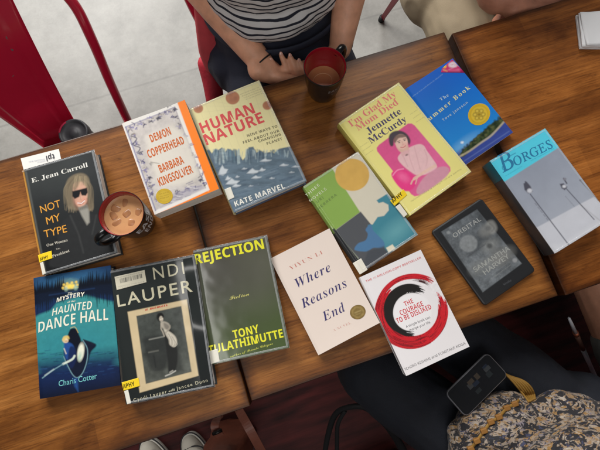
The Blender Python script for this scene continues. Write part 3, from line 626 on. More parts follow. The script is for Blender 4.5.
# 10 green, cream and teal novels
def art_her(A):
    A.z(300,150,3.6); A.base((208,201,182))
    A.poly([(-10,150),(108,62),(212,222),(112,292)],(136,168,82),.6); A.noise(60,.05,3)
    A.ell(184,90,61,57,(208,166,86),0,.6); A.noise(26,.08,6,3,((A.X-184)**2+(A.Y-90)**2<3600).astype(float))
    A.poly([(118,288),(214,220),(252,266),(300,345),(345,372),(215,455),(150,360)],(82,84,88),.8)
    A.poly([(272,180),(312,156),(440,300),(318,372),(290,345),(252,300),(240,268),(258,266),(276,240),(300,236),(318,216),(316,196),(296,186),(280,190)],(66,130,146),.8)
    A.ell(350,290,60,30,(112,170,176),-35,22,.6)
    A.poly([(232,284),(250,266),(262,290),(300,330),(296,352),(262,350),(236,362),(200,358),(192,350),(206,332),(232,322),(240,300)],(78,118,156),1,1,True)
    A.poly([(240,362),(300,346),(318,370),(214,440)],(70,74,80),3,.9); A.poly([(308,352),(332,340),(344,356),(318,370)],(222,214,190),.8)
    A.line([(108,272),(204,386)],5,(198,206,180),1.5,.8); A.poly([(104,284),(120,276),(208,390),(226,440),(206,450)],(40,42,44),1)  # pale line is a reflection on the hinge crease, painted in
    W=(226,230,204); 
    A.T('THREE',(26,166),(70,128),9,W,'sans',space=1.3); A.T('NOVELS',(38,184),(94,142),9,W,'sans',space=1.3); A.T('YURI',(52,194),(84,172),9,(96,118,70),'sans',space=1.3); A.T('HERRERA',(66,212),(130,162),9,(96,118,70),'sans',space=1.3)
B10=Book('novel_collection','green, cream and teal library book with an ochre disc for a sun','book',(.1696,.1404,.2665,.1324,.2039),[(304,186.5),(356.7,152.2),(419.3,235.3),(361,271)],.025,art_her,'jacket',True,(44,48,48),(120,150,70),warp=lambda u,v:.0014*np.sin(u*3.1))
white_tab(B10,(300,150,3.6),[(186,402),(216,386),(240,428),(212,444)])
# 11 blue island paperback
def art_sum(A):
    A.z(430,50,3.46); A.base((16,104,204)); A.grad((60,70),(150,340),(14,98,204),(40,142,214))
    A.poly([(80,350),(130,310),(262,225),(300,283),(110,410)],(56,74,150),3); A.noise(30,.16,5,4,A.polym([(80,350),(262,225),(300,283),(110,410)],3),.5,2)
    A.ell(110,318,44,14,(130,186,226),-35,14,.7); A.ell(104,311,5,4,(240,246,250),0,2,.95)
    isl=[(96,356),(112,336),(128,322),(146,300),(170,282),(192,262),(214,244),(232,236),(246,228),(258,240),(240,262),(214,284),(176,312),(140,340),(108,366)]
    A.poly(isl,(52,66,40),1.5,1,True); M=A.polym(isl,1); rr=random.Random(4)
    for i in range(90):
        t=rr.random(); x=105+t*140; y=352-t*118+rr.uniform(-16,10); A.ell(x,y,rr.uniform(3,7),rr.uniform(3,6),rr.choice([(34,50,30),(70,84,48),(46,62,36),(92,98,60),(28,40,28)]),0,1.5,.75)
    A.line([(96,364),(130,346),(176,314),(214,288),(256,242)],7,(190,178,150),2,.85,True); A.noise(8,.2,7,3,M)
    A.line([(112,384),(190,334),(280,276)],3,(120,140,196),2,.5)
    A.T('The',(31,166),(59,150),10,(196,222,226),'serif',space=1.2,fat=-.01)
    A.T('Summer Book',(-24,240),(132,127),14,(222,224,168),'serif',space=1.35)
    A.T('Tove Jansson',(37,233),(124,174),8,(206,222,214),'sans',space=1.3)
    A.smallprint((-60,150),(40,84),3,(150,190,226),5,.6); A.smallprint((140,388),(270,302),2.4,(150,170,216),8,.5)
B11=Book('island_paperback','bright blue paperback with a wooded island and a pink corner sticker','book',(.439,.2791,.279,.1267,.2027),[(406,87),(451,61.3),(515.6,131),(463,166)],.014,art_sum,'gloss',False,(210,214,220),(46,80,150),rim=(150,170,200))
def art_seal3(A):
    A.base((214,178,48)); A.ell(164,213,33,31,(180,138,30),0,1,.5); A.ell(164,213,30,28,(220,188,62),0,1,.9); rr=random.Random(2)
    for k in range(6):
        a=k*1.047; A.ell(164+15*math.cos(a),213+14*math.sin(a),8,7,(120,100,40),0,1,.75); A.ell(164+15*math.cos(a),213+14*math.sin(a),5,4.4,(226,198,80),0,1,.9)
    A.ell(164,213,6,5,(130,106,40),0,1,.8)
B11.disc('award_seal',(430,50,3.46),164,213,40,37,-20,art_seal3,'gloss',.0004,'large round gold award seal')
def art_pink(A):
    A.base((206,44,112)); A.ell(74,57,15,8,(236,226,232),-8,1); A.ell(46,62,6,5,(244,200,70),0,1); A.line([(60,72),(96,70)],3,(244,170,200),1,.7); A.line([(42,72),(54,75)],2.4,(250,220,120),1,.7); A.line([(66,57),(84,56)],2,(206,80,130),1,.8)
B11.patch('corner_sticker',(430,50,3.46),[(38,68),(71,42),(111,80),(34,79)],art_pink,'gloss',.0004,'pink corner sticker')
# 12 grey street-lamp cover
def art_bor(A):
    A.z(470,120,3.215); A.base((160,166,180)); A.grad((170,150),(300,400),(146,153,168),(168,173,184)); A.noise(110,.07,5)
    A.poly([(60,125),(245,5),(285,88),(103,206)],(86,206,230),.6); A.grad((80,160),(260,60),(80,196,220),(100,216,236),0)
    A.poly([(214,350),(354,272),(392,252),(420,246),(440,330),(280,440),(262,432)],(196,198,206),1); A.poly([(262,400),(300,400),(380,345),(430,320),(430,345),(280,436)],(206,208,214),6,.7)
    A.line([(354,276),(420,330)],2,(150,150,152),2,.6); A.noise(30,.05,9)
    D=(80,80,92)
    A.line([(196,240),(318,402)],2.8,D,1); A.poly([(174,206),(184,200),(196,214),(204,232),(190,238),(178,226)],D,1); A.ell(194,229,8,7,(210,212,220),0,1.5,.9); A.line([(180,200),(186,212)],4,D,1)
    A.line([(306,220),(396,322)],2.5,D,1); A.poly([(288,208),(300,206),(312,218),(304,228),(294,222)],D,1); A.ell(302,216,6,5,(210,212,220),0,1.2,.9); A.line([(300,190),(310,206)],4,D,1); A.ell(304,192,5,4,(130,130,140),0,1)
    A.line([(352,196),(410,262)],2.4,(110,110,118),1); A.ell(354,196,4,3,(120,120,128),0,1)
    for i in range(5): A.line([(212+i*9,270+i*12),(217+i*9,276+i*12)],2,(110,112,120),1,.7); A.line([(306+i*6,248+i*7),(310+i*6,252+i*7)],1.6,(120,122,130),1,.6)
    B=(48,122,164)
    A.T('B',(108,170),(152,147),54,B,'ital',fat=.004); A.line([(112,142),(106,150),(110,160),(124,158)],2.4,B,.6,.9,True); A.line([(116,136),(126,118),(146,106)],2.2,B,.6,.9,True); A.T('ORGES',(149,148),(270,86),27,B,'ital',fat=.008,shear=-.08,space=1.05)
    A.smallprint((118,180),(170,148),2.4,(40,130,160),4,.7); A.smallprint((196,132),(268,92),2.4,(40,130,160),4,.7)
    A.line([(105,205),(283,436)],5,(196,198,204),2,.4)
B12=Book('thick_poetry_book','thick grey book with a cyan top band and thin street lamps across the right seam','book',(.5337,.062,.2163,.1339,.2134),[(491,160.5),(544.7,127.8),(610,219),(556.5,253.5)],.04,art_bor,'jacket',True,(70,70,74),(58,58,60),warp=lambda u,v:.0012*np.sin(u*3.1))
# ---- second colours on two spines: a band of the jacket, part of the spine itself
def spine_band(bk,y0,y1,col,name='spine_band'):
    w,t=bk.w,bk.t; b=MB(); V=[];F=[]; n=14
    for yy in (y0,y1):
        for k in range(n+1):
            a=k/n; V.append((-w/2-.0035*math.sin(math.pi*a)+.0001,yy,.0007+(t-.0028)*a))
    for k in range(n): F.append((k,k+1,n+2+k,n+1+k))
    b.add(V,F); b.build(name,mat('jacket band %d %d %d'%col,lin(col),.45,coat=.6),bk.root)
spine_band(B12,.212/2-.042,.2134/2,(24,104,120)); spine_band(B10,-.2039/2,-.01,(38,40,42))
# ------------------------------------------------------------------ e-reader
def art_kin(A):
    A.z(420,190,3.75); A.base((34,35,37)); S=[(78,157),(214,72),(384,274),(232,384)]
    A.poly(S,(98,103,107),.8); M=A.polym(S,1); A.mix(M*np.clip((240-A.Y)/400,0,.35),(62,68,74)); A.noise(46,.5,3,5,M); A.noise(14,.34,8,4,M); A.noise(5,.2,18,2,M)
    A.poly([(196,180),(240,160),(262,190),(240,214),(206,236),(176,246)],(70,74,78),10,.6,True)
    A.ell(180,200,34,32,(136,140,142),-20,2,.85); A.ell(264,206,30,20,(146,148,146),-30,12,.6); A.poly([(250,120),(274,112),(290,140),(276,162),(252,150)],(150,150,146),4,.6,True); A.line([(262,124),(278,140),(268,152)],4,(84,86,88),2,.7,True); A.noise(9,.22,28,3,M); A.ell(260,208,11,10,(64,66,68),0,3,.8)
    A.ell(250,150,30,22,(140,140,136),-30,8,.5); A.ell(255,142,12,10,(80,82,84),0,3,.6); A.ell(300,250,50,26,(142,142,138),-30,14,.6); A.ell(220,290,34,22,(130,132,130),-30,14,.6)
    for i in range(10): A.line([(176+i*7,250-i*5),(182+i*7,246-i*5)],3,(70,72,76),1.5,.6)
    A.ell(105,160,7,6,(140,144,146),0,1.5,.9); A.ell(357,262,9,8,(150,152,154),0,1.5,.9)
    A.T('ORBITAL',(127,180),(230,112),16,(164,166,164),'sans',fat=.012,space=1.1)
    A.T('SAMANTHA',(204,308),(340,222),18,(160,162,158),'sans',fat=.012); A.T('HARVEY',(242,318),(338,250),18,(160,162,158),'sans',fat=.012)
    A.smallprint((262,336),(345,276),2.4,(150,152,150),6,.7); A.smallprint((254,326),(330,272),2,(140,142,140),6,.6)
    A.T('kindle',(315,358),(344,341),8,(84,86,90),'sans')
    A.line([(70,160),(226,390)],1.4,(20,21,22),1,.8); A.line([(70,160),(214,64)],1.2,(24,25,26),1,.6)
K=Book('e_reader','black e-reader with a grey sleep screen lying by the table edge','e-reader',(.3766,-.0097,.2617,.1262,.1751),[(430.7,231.7),(481.7,197.3),(537.3,270),(484,306.7)],.009,None,build=False)
def reader():
    w,h,t=K.w,K.h,K.t
    def rrect(x0,y0,r,n=6):
        P=[]
        for cx,cy,a0 in ((x0-r,y0-r,0),(-x0+r,y0-r,90),(-x0+r,-y0+r,180),(x0-r,-y0+r,270)):
            for k in range(n+1): a=R(a0+90*k/n); P.append((cx+r*math.cos(a),cy+r*math.sin(a)))
        return P
    lv=[(.0035,0,.004),(.0008,.0018,.006),(0,.004,.007),(0,.0066,.007),(.0006,.0082,.0066),(.0018,.0088,.006)]
    V=[];F=[]; N=None
    for ins,z,r in lv:
        P=rrect(w/2-ins,h/2-ins,r); N=len(P); V+=[(x,y,z) for x,y in P]
    for i in range(len(lv)-1):
        for k in range(N): F.append((i*N+k,i*N+(k+1)%N,(i+1)*N+(k+1)%N,(i+1)*N+k))
    F+=[tuple(range(N))[::-1],tuple((len(lv)-1)*N+k for k in range(N))]
    meshobj('body',V,F,mat('reader shell',lin((34,35,37)),.45,bump=(1500,.05)),K.root)
    K.zf=lambda x,y:.0092+0*x
    xs=np.linspace(-w/2+.0035,w/2-.0035,int(w/GS)); ys=np.linspace(-h/2+.0035,h/2-.0035,int(h/GS))
    sheet('screen_face',K.root,xs,ys,K.zf,K.toloc,K.topx,art_kin,finish('screen'),.0004)
reader()
# library receipt slip tucked in the biography, sticking out above its top edge
S1=empty('bookmark_slip',(B1.root.location.x,B1.root.location.y,0),B1.root.rotation_euler.z,'white library slip poking out above the black sunglasses book','bookmark')
def slip():
    H=B1.H; P=[at(21,158.6,.0262),at(59,149,.0262),at(61.5,161,.0262),at(24,171,.0262)]
    mi=B1.root.matrix_world if False else Matrix.Translation(B1.root.location)@Matrix.Rotation(B1.root.rotation_euler.z,4,'Z')
    mi=mi.inverted(); L=[mi@p for p in P]; c=(L[0]+L[1]+L[2]+L[3])/4
    L[2]=L[2]+(L[2]-L[1])*2; L[3]=L[3]+(L[3]-L[0])*2
    n=40; V=[];F=[]
    for k in range(2):
        for j in range(9):
            for i in range(9):
                u,v=i/8,j/8; p=L[0]*(1-u)*(1-v)+L[1]*u*(1-v)+L[2]*u*v+L[3]*(1-u)*v
                V.append((p.x,p.y,.0255+.0004*k+.0012*(1-v)**2))
    for j in range(8):
        for i in range(8):
            q=j*9+i; F+=[(q,q+1,q+10,q+9),(81+q,81+q+9,81+q+10,81+q+1)]
    for i in range(8):
        F+=[(i,81+i,81+i+1,i+1),(i*9,(i+1)*9,81+(i+1)*9,81+i*9),(i*9+8,81+i*9+8,81+(i+1)*9+8,(i+1)*9+8),(72+i,72+i+1,81+72+i+1,81+72+i)]
    mi_=[0]*len(F)
    def put(body,a,b,h,style,m):
        v,f=glyphs(body,style); x=v[:,0]-v[:,0].min(); d=(b-a); l=d.length; d.normalize(); nn=Vector((-d.y,d.x,0)); s0=len(V)
        for xx,yy in zip(x/x.max()*l,v[:,1]/caph(style)*h): p=a+d*float(xx)+nn*float(yy); V.append((p.x,p.y,.0276))
        for t in f: F.append(tuple(s0+k for k in t)); mi_.append(m)
    g=lambda u,v:Vector((*(L[0]*(1-u)*(1-v)+L[1]*u*(1-v)+L[2]*u*v+L[3]*(1-u)*v).xy,0))
    put('tpl',g(.86,.10),g(.64,.10),.011,'bold',1); put('toronto public library',g(.60,.16),g(.18,.13),.0022,'sans',2); put('bibliotheque',g(.6,.21),g(.38,.2),.0018,'sans',2)
    meshobj('slip_sheet',V,F,[mat('slip paper',(.8,.78,.74),.6),mat('slip ink',(.04,.04,.05),.6),mat('slip blue ink',(.25,.3,.4),.6)],S1,mi_,False)
slip()
# ------------------------------------------------------------------ setting: concrete floor, dark red floor on the near side
FZ=-.75
def concrete():
    m=bpy.data.materials.new('polished concrete'); m.use_nodes=True; nt=m.node_tree; b=nt.nodes['Principled BSDF']; L=nt.links.new
    tc=nt.nodes.new('ShaderNodeTexCoord')
    def noise(sc,det,rough=.6,vec=None):
        n=nt.nodes.new('ShaderNodeTexNoise'); n.inputs['Scale'].default_value=sc; n.inputs['Detail'].default_value=det; n.inputs['Roughness'].default_value=rough; L(vec or tc.outputs['Object'],n.inputs['Vector']); return n.outputs['Fac']
    def ramp(f,stops):
        r=nt.nodes.new('ShaderNodeValToRGB'); e=r.color_ramp.elements
        while len(e)<len(stops): e.new(.5)
        for q,(p,c) in zip(e,stops): q.position=p; q.color=(*c,1)
        L(f,r.inputs['Fac']); return r.outputs['Color']
    a=ramp(noise(2.6,10,.68),[(.34,(.185,.180,.163)),(.5,(.262,.254,.233)),(.66,(.315,.307,.285))])
    c=ramp(noise(14,8,.75),[(.35,(.86,.86,.85)),(.65,(1.07,1.07,1.06))])
    s=ramp(noise(120,3,.6),[(.3,(.96,.96,.96)),(.6,(1.01,1.01,1.01))])
    mx=nt.nodes.new('ShaderNodeMixRGB'); mx.blend_type='MULTIPLY'; mx.inputs['Fac'].default_value=1; L(a,mx.inputs['Color1']); L(c,mx.inputs['Color2'])
    m2=nt.nodes.new('ShaderNodeMixRGB'); m2.blend_type='MULTIPLY'; m2.inputs['Fac'].default_value=1; L(mx.outputs['Color'],m2.inputs['Color1']); L(s,m2.inputs['Color2'])
    # a saw-cut joint running with the tables
    sp=nt.nodes.new('ShaderNodeSeparateXYZ'); L(tc.outputs['Object'],sp.inputs[0])
    d=nt.nodes.new('ShaderNodeMath'); d.operation='SUBTRACT'; d.inputs[1].default_value=1.03; L(sp.outputs['Y'],d.inputs[0])
    e=nt.nodes.new('ShaderNodeMath'); e.operation='ABSOLUTE'; L(d.outputs[0],e.inputs[0])
    f=nt.nodes.new('ShaderNodeMapRange'); f.inputs['From Min'].default_value=.002; f.inputs['From Max'].default_value=.006; f.inputs['To Min'].default_value=.80; f.inputs['To Max'].default_value=1; L(e.outputs[0],f.inputs['Value'])
    m3=nt.nodes.new('ShaderNodeMixRGB'); m3.blend_type='MULTIPLY'; m3.inputs['Fac'].default_value=1; L(m2.outputs['Color'],m3.inputs['Color1']); L(f.outputs[0],m3.inputs['Color2'])
    L(m3.outputs['Color'],b.inputs['Base Color']); b.inputs['Roughness'].default_value=.45
    bp=nt.nodes.new('ShaderNodeBump'); bp.inputs['Strength'].default_value=.12; bp.inputs['Distance'].default_value=.003; L(noise(40,6),bp.inputs['Height']); L(bp.outputs['Normal'],b.inputs['Normal']); return m
def plane(name,x0,x1,y0,y1,z,m):
    o=meshobj(name,[(x0,y0,z),(x1,y0,z),(x1,y1,z),(x0,y1,z)],[(0,1,2,3)],m,None,None,False); o['kind']='structure'; return o
plane('floor',-8,8,-8,8,FZ,concrete())
def redwood():
    m=mat('dark red stained floor',lin((74,26,26)),.5,bump=(60,.2)); nt=m.node_tree; b=nt.nodes['Principled BSDF']; L=nt.links.new
    tc=nt.nodes.new('ShaderNodeTexCoord'); mp=nt.nodes.new('ShaderNodeMapping'); mp.inputs['Scale'].default_value=(5,40,1); L(tc.outputs['Object'],mp.inputs[0])
    n=nt.nodes.new('ShaderNodeTexNoise'); n.inputs['Scale'].default_value=1; n.inputs['Detail'].default_value=7; L(mp.outputs[0],n.inputs['Vector'])
    r=nt.nodes.new('ShaderNodeValToRGB'); r.color_ramp.elements[0].position=.32; r.color_ramp.elements[0].color=(.014,.0035,.0035,1); r.color_ramp.elements[1].position=.72; r.color_ramp.elements[1].color=(.085,.014,.013,1)
    L(n.outputs['Fac'],r.inputs['Fac']); L(r.outputs['Color'],b.inputs['Base Color']); b.inputs['Specular IOR Level'].default_value=.2; b.inputs['Roughness'].default_value=.6; return m
plane('floor_red',-8,8,-8,-.02,FZ+.004,redwood())
# ------------------------------------------------------------------ tables
def wood(seed,tint):
    m=bpy.data.materials.new('butcher block wood'); m.use_nodes=True; nt=m.node_tree; b=nt.nodes['Principled BSDF']; L=nt.links.new; N=nt.nodes.new
    tc=N('ShaderNodeTexCoord'); add=N('ShaderNodeVectorMath'); add.operation='ADD'; add.inputs[1].default_value=(seed*3.7,seed*1.3,0); L(tc.outputs['Object'],add.inputs[0]); v=add.outputs[0]
    def mapped(sx,sy,sz=1):
        mp=N('ShaderNodeMapping'); mp.inputs['Scale'].default_value=(sx,sy,sz); L(v,mp.inputs[0]); return mp.outputs[0]
    def noise(vec,det=6,rough=.6,dist=0):
        n=N('ShaderNodeTexNoise'); n.inputs['Scale'].default_value=1; n.inputs['Detail'].default_value=det; n.inputs['Roughness'].default_value=rough; n.inputs['Distortion'].default_value=dist; L(vec,n.inputs['Vector']); return n.outputs['Fac']
    def ramp(f,stops):
        r=N('ShaderNodeValToRGB'); e=r.color_ramp.elements
        while len(e)<len(stops): e.new(.5)
        for q,(p,c) in zip(e,stops): q.position=p; q.color=(*c,1)
        L(f,r.inputs['Fac']); return r.outputs['Color']
    def mul(a,c,f=1):
        x=N('ShaderNodeMixRGB'); x.blend_type='MULTIPLY'; x.inputs['Fac'].default_value=f; L(a,x.inputs['Color1']); L(c,x.inputs['Color2']); return x.outputs['Color']
    # staves
    bk=N('ShaderNodeTexBrick'); bk.inputs['Color1'].default_value=(0,0,0,1); bk.inputs['Color2'].default_value=(1,1,1,1); bk.inputs['Mortar'].default_value=(.5,.5,.5,1)
    bk.inputs['Scale'].default_value=1; bk.inputs['Mortar Size'].default_value=0; bk.inputs['Brick Width'].default_value=.62; bk.inputs['Row Height'].default_value=.088; bk.inputs['Bias'].default_value=0; bk.offset=.37; L(v,bk.inputs['Vector'])
    grain=noise(mapped(2.6,34),10,.7,.5); fine=noise(mapped(16,330),5,.75); blot=noise(mapped(3.2,7.5),5,.62,.4); sm=noise(mapped(16,40),8,.75)
    base=ramp(grain,[(.28,(.150,.052,.010)),(.5,(.300,.118,.024)),(.70,(.440,.195,.050))])
    base=mul(base,ramp(bk.outputs['Color'],[(0,(.78,.74,.70)),(1,(1.14,1.15,1.16))]))
    base=mul(base,ramp(blot,[(.30,(.34,.28,.24)),(.43,(.74,.70,.66)),(.56,(1.02,1.02,1.02)),(.74,(1.24,1.26,1.26))]))
    base=mul(base,ramp(fine,[(.32,(.52,.47,.43)),(.5,(1.0,1.0,1.0)),(.72,(1.18,1.18,1.18))]))
    base=mul(base,ramp(sm,[(.28,(.38,.32,.28)),(.42,(.94,.93,.92)),(.8,(1.08,1.08,1.08))]))
    # thin dark joints between the staves
    sp=N('ShaderNodeSeparateXYZ'); L(v,sp.inputs[0])
    mm=N('ShaderNodeMath'); mm.operation='PINGPONG'; mm.inputs[1].default_value=.044; L(sp.outputs['Y'],mm.inputs[0])
    mr=N('ShaderNodeMapRange'); mr.inputs['From Min'].default_value=.0003; mr.inputs['From Max'].default_value=.0014; mr.inputs['To Min'].default_value=.55; mr.inputs['To Max'].default_value=1; L(mm.outputs[0],mr.inputs['Value'])
    base=mul(base,mr.outputs[0],.5)
    # worn, scorched-looking rim
    s2=N('ShaderNodeSeparateXYZ'); L(tc.outputs['Generated'],s2.inputs[0])
    def edge(o):
        a=N('ShaderNodeMath'); a.operation='SUBTRACT'; a.inputs[1].default_value=.5; L(o,a.inputs[0]); c=N('ShaderNodeMath'); c.operation='ABSOLUTE'; L(a.outputs[0],c.inputs[0]); return c.outputs[0]
    mx=N('ShaderNodeMath'); mx.operation='MAXIMUM'; L(edge(s2.outputs['X']),mx.inputs[0]); L(edge(s2.outputs['Y']),mx.inputs[1])
    wob=N('ShaderNodeMath'); wob.operation='MULTIPLY_ADD'; wob.inputs[1].default_value=.035; L(sm,wob.inputs[0]); L(mx.outputs[0],wob.inputs[2])
    rim=ramp(wob.outputs[0],[(.474,(1,1,1)),(.498,(.6,.54,.48)),(.514,(.12,.09,.07))])
    base=mul(base,rim,.9)
    ts=N('ShaderNodeRGB'); ts.outputs[0].default_value=(*tint,1); base=mul(base,ts.outputs[0])
    L(base,b.inputs['Base Color'])
    r=N('ShaderNodeMapRange'); r.inputs['To Min'].default_value=.26; r.inputs['To Max'].default_value=.5; L(blot,r.inputs['Value']); L(r.outputs[0],b.inputs['Roughness'])
    b.inputs['Specular IOR Level'].default_value=.35
    bp=N('ShaderNodeBump'); bp.inputs['Strength'].default_value=.25; bp.inputs['Distance'].default_value=.0012; L(grain,bp.inputs['Height']); L(bp.outputs['Normal'],b.inputs['Normal']); return m
IRON=mat('black cast iron',lin((28,28,30)),.5,metal=.6)
def table(x0,x1,y0,y1,rz,label,seed,tint,zt=0):
    cx,cy=(x0+x1)/2,(y0+y1)/2; w,h=(x1-x0),(y1-y0)
    t=empty('cafe_table',(cx,cy,FZ),rz,label,'table','square wooden cafe tables pushed together')
    top=MB(); top.box(-w/2,w/2,-h/2,h/2,.75-.034+zt,.75+zt,.0022); top.build('tabletop',wood(seed,tint),t)
    c=MB(); c.tube([(0,0,.02),(0,0,.7)],.036,20); c.build('column',IRON,t)
    p=MB(); p.box(-.2,.2,-.2,.2,.70,.714,.002); p.build('top_plate',IRON,t)
    b=MB()
    for a in (0,90):
        q=MB(); q.tube([(-.26,0,.022),(-.12,0,.03),(0,0,.045),(.12,0,.03),(.26,0,.022)],[.018,.022,.03,.022,.018],12)
        ca,sa=math.cos(R(a)),math.sin(R(a)); b.add([(x*ca-y*sa,x*sa+y*ca,z+.0005*a/90) for x,y,z in q.v],q.f)
    b.build('cross_base',IRON,t)
LX=at(250.5,404.5,0).x; MXl=LX+.0035; MXr=at(445.5,34,0).x
table(LX-.61,LX,at(250,405,0).y-.001,at(100,132,0).y+.004,R(-.2),'wooden cafe table under the dark library books, left of the narrow seam',1,(.99,.94,.88))
table(MXl,MXr,at(400,349,0).y-.002,at(440,33,0).y,0,'wooden cafe table between two seams, under the brush ring paperback and e-reader',2,(.84,.79,.76))
rx=at(452.5,36,0).x
table(rx,rx+.61,at(580,290,0).y-.001,at(490,22,0).y,0,'wooden cafe table with the paper napkins, beyond the wide seam',4,(1.08,.93,.82),.001)
# ------------------------------------------------------------------ chairs
RED=mat('red enamel',lin((196,26,58)),.26,coat=.8,coat_rough=.1,var=.06,varscale=8,bump=(900,.03))
def chips():
    nt=RED.node_tree; bs=nt.nodes['Principled BSDF']; src=bs.inputs['Base Color'].links[0].from_socket
    tc=nt.nodes.new('ShaderNodeTexCoord'); n=nt.nodes.new('ShaderNodeTexNoise'); n.inputs['Scale'].default_value=55; n.inputs['Detail'].default_value=5; nt.links.new(tc.outputs['Object'],n.inputs['Vector'])
    r=nt.nodes.new('ShaderNodeMapRange'); r.inputs['From Min'].default_value=.70; r.inputs['From Max'].default_value=.72; nt.links.new(n.outputs['Fac'],r.inputs['Value'])
    x=nt.nodes.new('ShaderNodeMixRGB'); x.inputs['Color2'].default_value=(.16,.13,.13,1); nt.links.new(r.outputs[0],x.inputs['Fac']); nt.links.new(src,x.inputs['Color1']); nt.links.new(x.outputs[0],bs.inputs['Base Color'])
chips()
DRED=mat('dull red enamel',lin((112,34,42)),.4,coat=.2)
RUB=mat('black rubber',lin((22,22,24)),.7)
def make_chair(label):
    t=empty('metal_chair',(0,0,FZ),0,label,'chair','red metal cafe chairs')
    # seat pan with rolled edge; the chair faces -y, sitting height .45
    b=MB(); n=40
    def ring(k,z,d=0):
        P=[]
        for i in range(n):
            a=2*math.pi*i/n; c,s=math.cos(a),math.sin(a); e=.42
            P.append(((.185+d)*abs(c)**e*(1 if c>0 else -1),(.18+d)*abs(s)**e*(1 if s>0 else -1),z))
        return P
    V=[];F=[]
    for z,d in ((.405,.004),(.438,.003),(.4475,-.002),(.45,-.008),(.449,-.03),(.443,-.06),(.442,-.12)): V+=ring(0,z,d)
    for j in range(6):
        for i in range(n): F.append((j*n+i,j*n+(i+1)%n,(j+1)*n+(i+1)%n,(j+1)*n+i))
    F.append(tuple(range(6*n,7*n))); b.add(V,F); b.build('seat',RED,t)
    # splat with a pressed panel: widens upwards, leans back
    b=MB(); nu,nv=24,40; V=[];F=[]
    def sp(u,v,off):
        z=.44+v*.425; hw=.058+.078*v**1.1; y=.176+.150*v-.012*math.sin(v*3.1)
        e=0
        d=min(u-.14 if u<.5 else .86-u,1); k=min(abs(u-.2),abs(u-.8)); inside=.2<u<.8 and .1<v<.93
        dd=min(u-.2,.8-u,(v-.1)*3,(.93-v)*3)
        g=math.exp(-(dd/.018)**2)
        return ((u-.5)*2*hw,y+.006*((u-.5)*2)**2-.0055*g+off,z)
    for off in (0,.0022):
        for j in range(nv+1):
            for i in range(nu+1): V.append(sp(i/nu,j/nv,off))
    M=(nu+1)*(nv+1)
    for j in range(nv):
        for i in range(nu):
            q=j*(nu+1)+i; F+=[(q,q+1,q+nu+2,q+nu+1),(M+q,M+q+nu+1,M+q+nu+2,M+q+1)]
    for j in range(nv):
        q=j*(nu+1); F.append((q,q+nu+1,M+q+nu+1,M+q)); q+=nu; F.append((q+nu+1,q,M+q,M+q+nu+1))
    b.add(V,F); b.build('splat',RED,t)
    # tube arch
    P=[(.188,.165,.40),(.194,.176,.46),(.213,.212,.60),(.232,.250,.72),(.236,.285,.80),(.205,.315,.852),(.13,.326,.866),(0,.328,.868)]
    P=P+[(-x,y,z) for x,y,z in P[-2::-1]]
    b=MB(); b.tube(smooth_path(P,6),.0115,14); b.build('back_frame',RED,t)
    for sx in (-1,1):
        for sy in (-1,1):
            b=MB(); V=[];F=[]
            for z,x,y,w in ((.41,.178,.165,.030),(.2,.2,.205,.022),(.0,.216,.245,.014)):
                V+=[(sx*(x),sy*(y-w),z),(sx*(x+.004),sy*(y+.003),z),(sx*(x-w),sy*y,z),(sx*(x-w),sy*(y-.003),z),(sx*(x-.001),sy*(y-.002),z),(sx*(x-.003),sy*(y-w),z)]
            for j in range(2):
                for i in range(6): F.append((j*6+i,j*6+(i+1)%6,(j+1)*6+(i+1)%6,(j+1)*6+i))
            b.add(V,F,False); lg=b.build('leg',DRED,t)
            c=MB(); c.tube([(sx*.214,sy*.242,0.0),(sx*.213,sy*.24,.022)],.013,10); c.build('rubber_foot',RUB,lg)
    return t
def copy_tree(o,parent=None):
    c=o.copy(); COL.objects.link(c); c.parent=parent
    for ch in list(o.children): copy_tree(ch,c)
    return c
CH=make_chair('empty red metal chair with a travel tumbler on its seat')
tb=at(130,122,-.3); CH.location=(tb.x-.196,tb.y-.178,FZ)
def chair(x,y,rz,label):
    c=copy_tree(CH); c.location=(x,y,FZ); c.rotation_euler=(0,0,rz); c['label']=label; return c
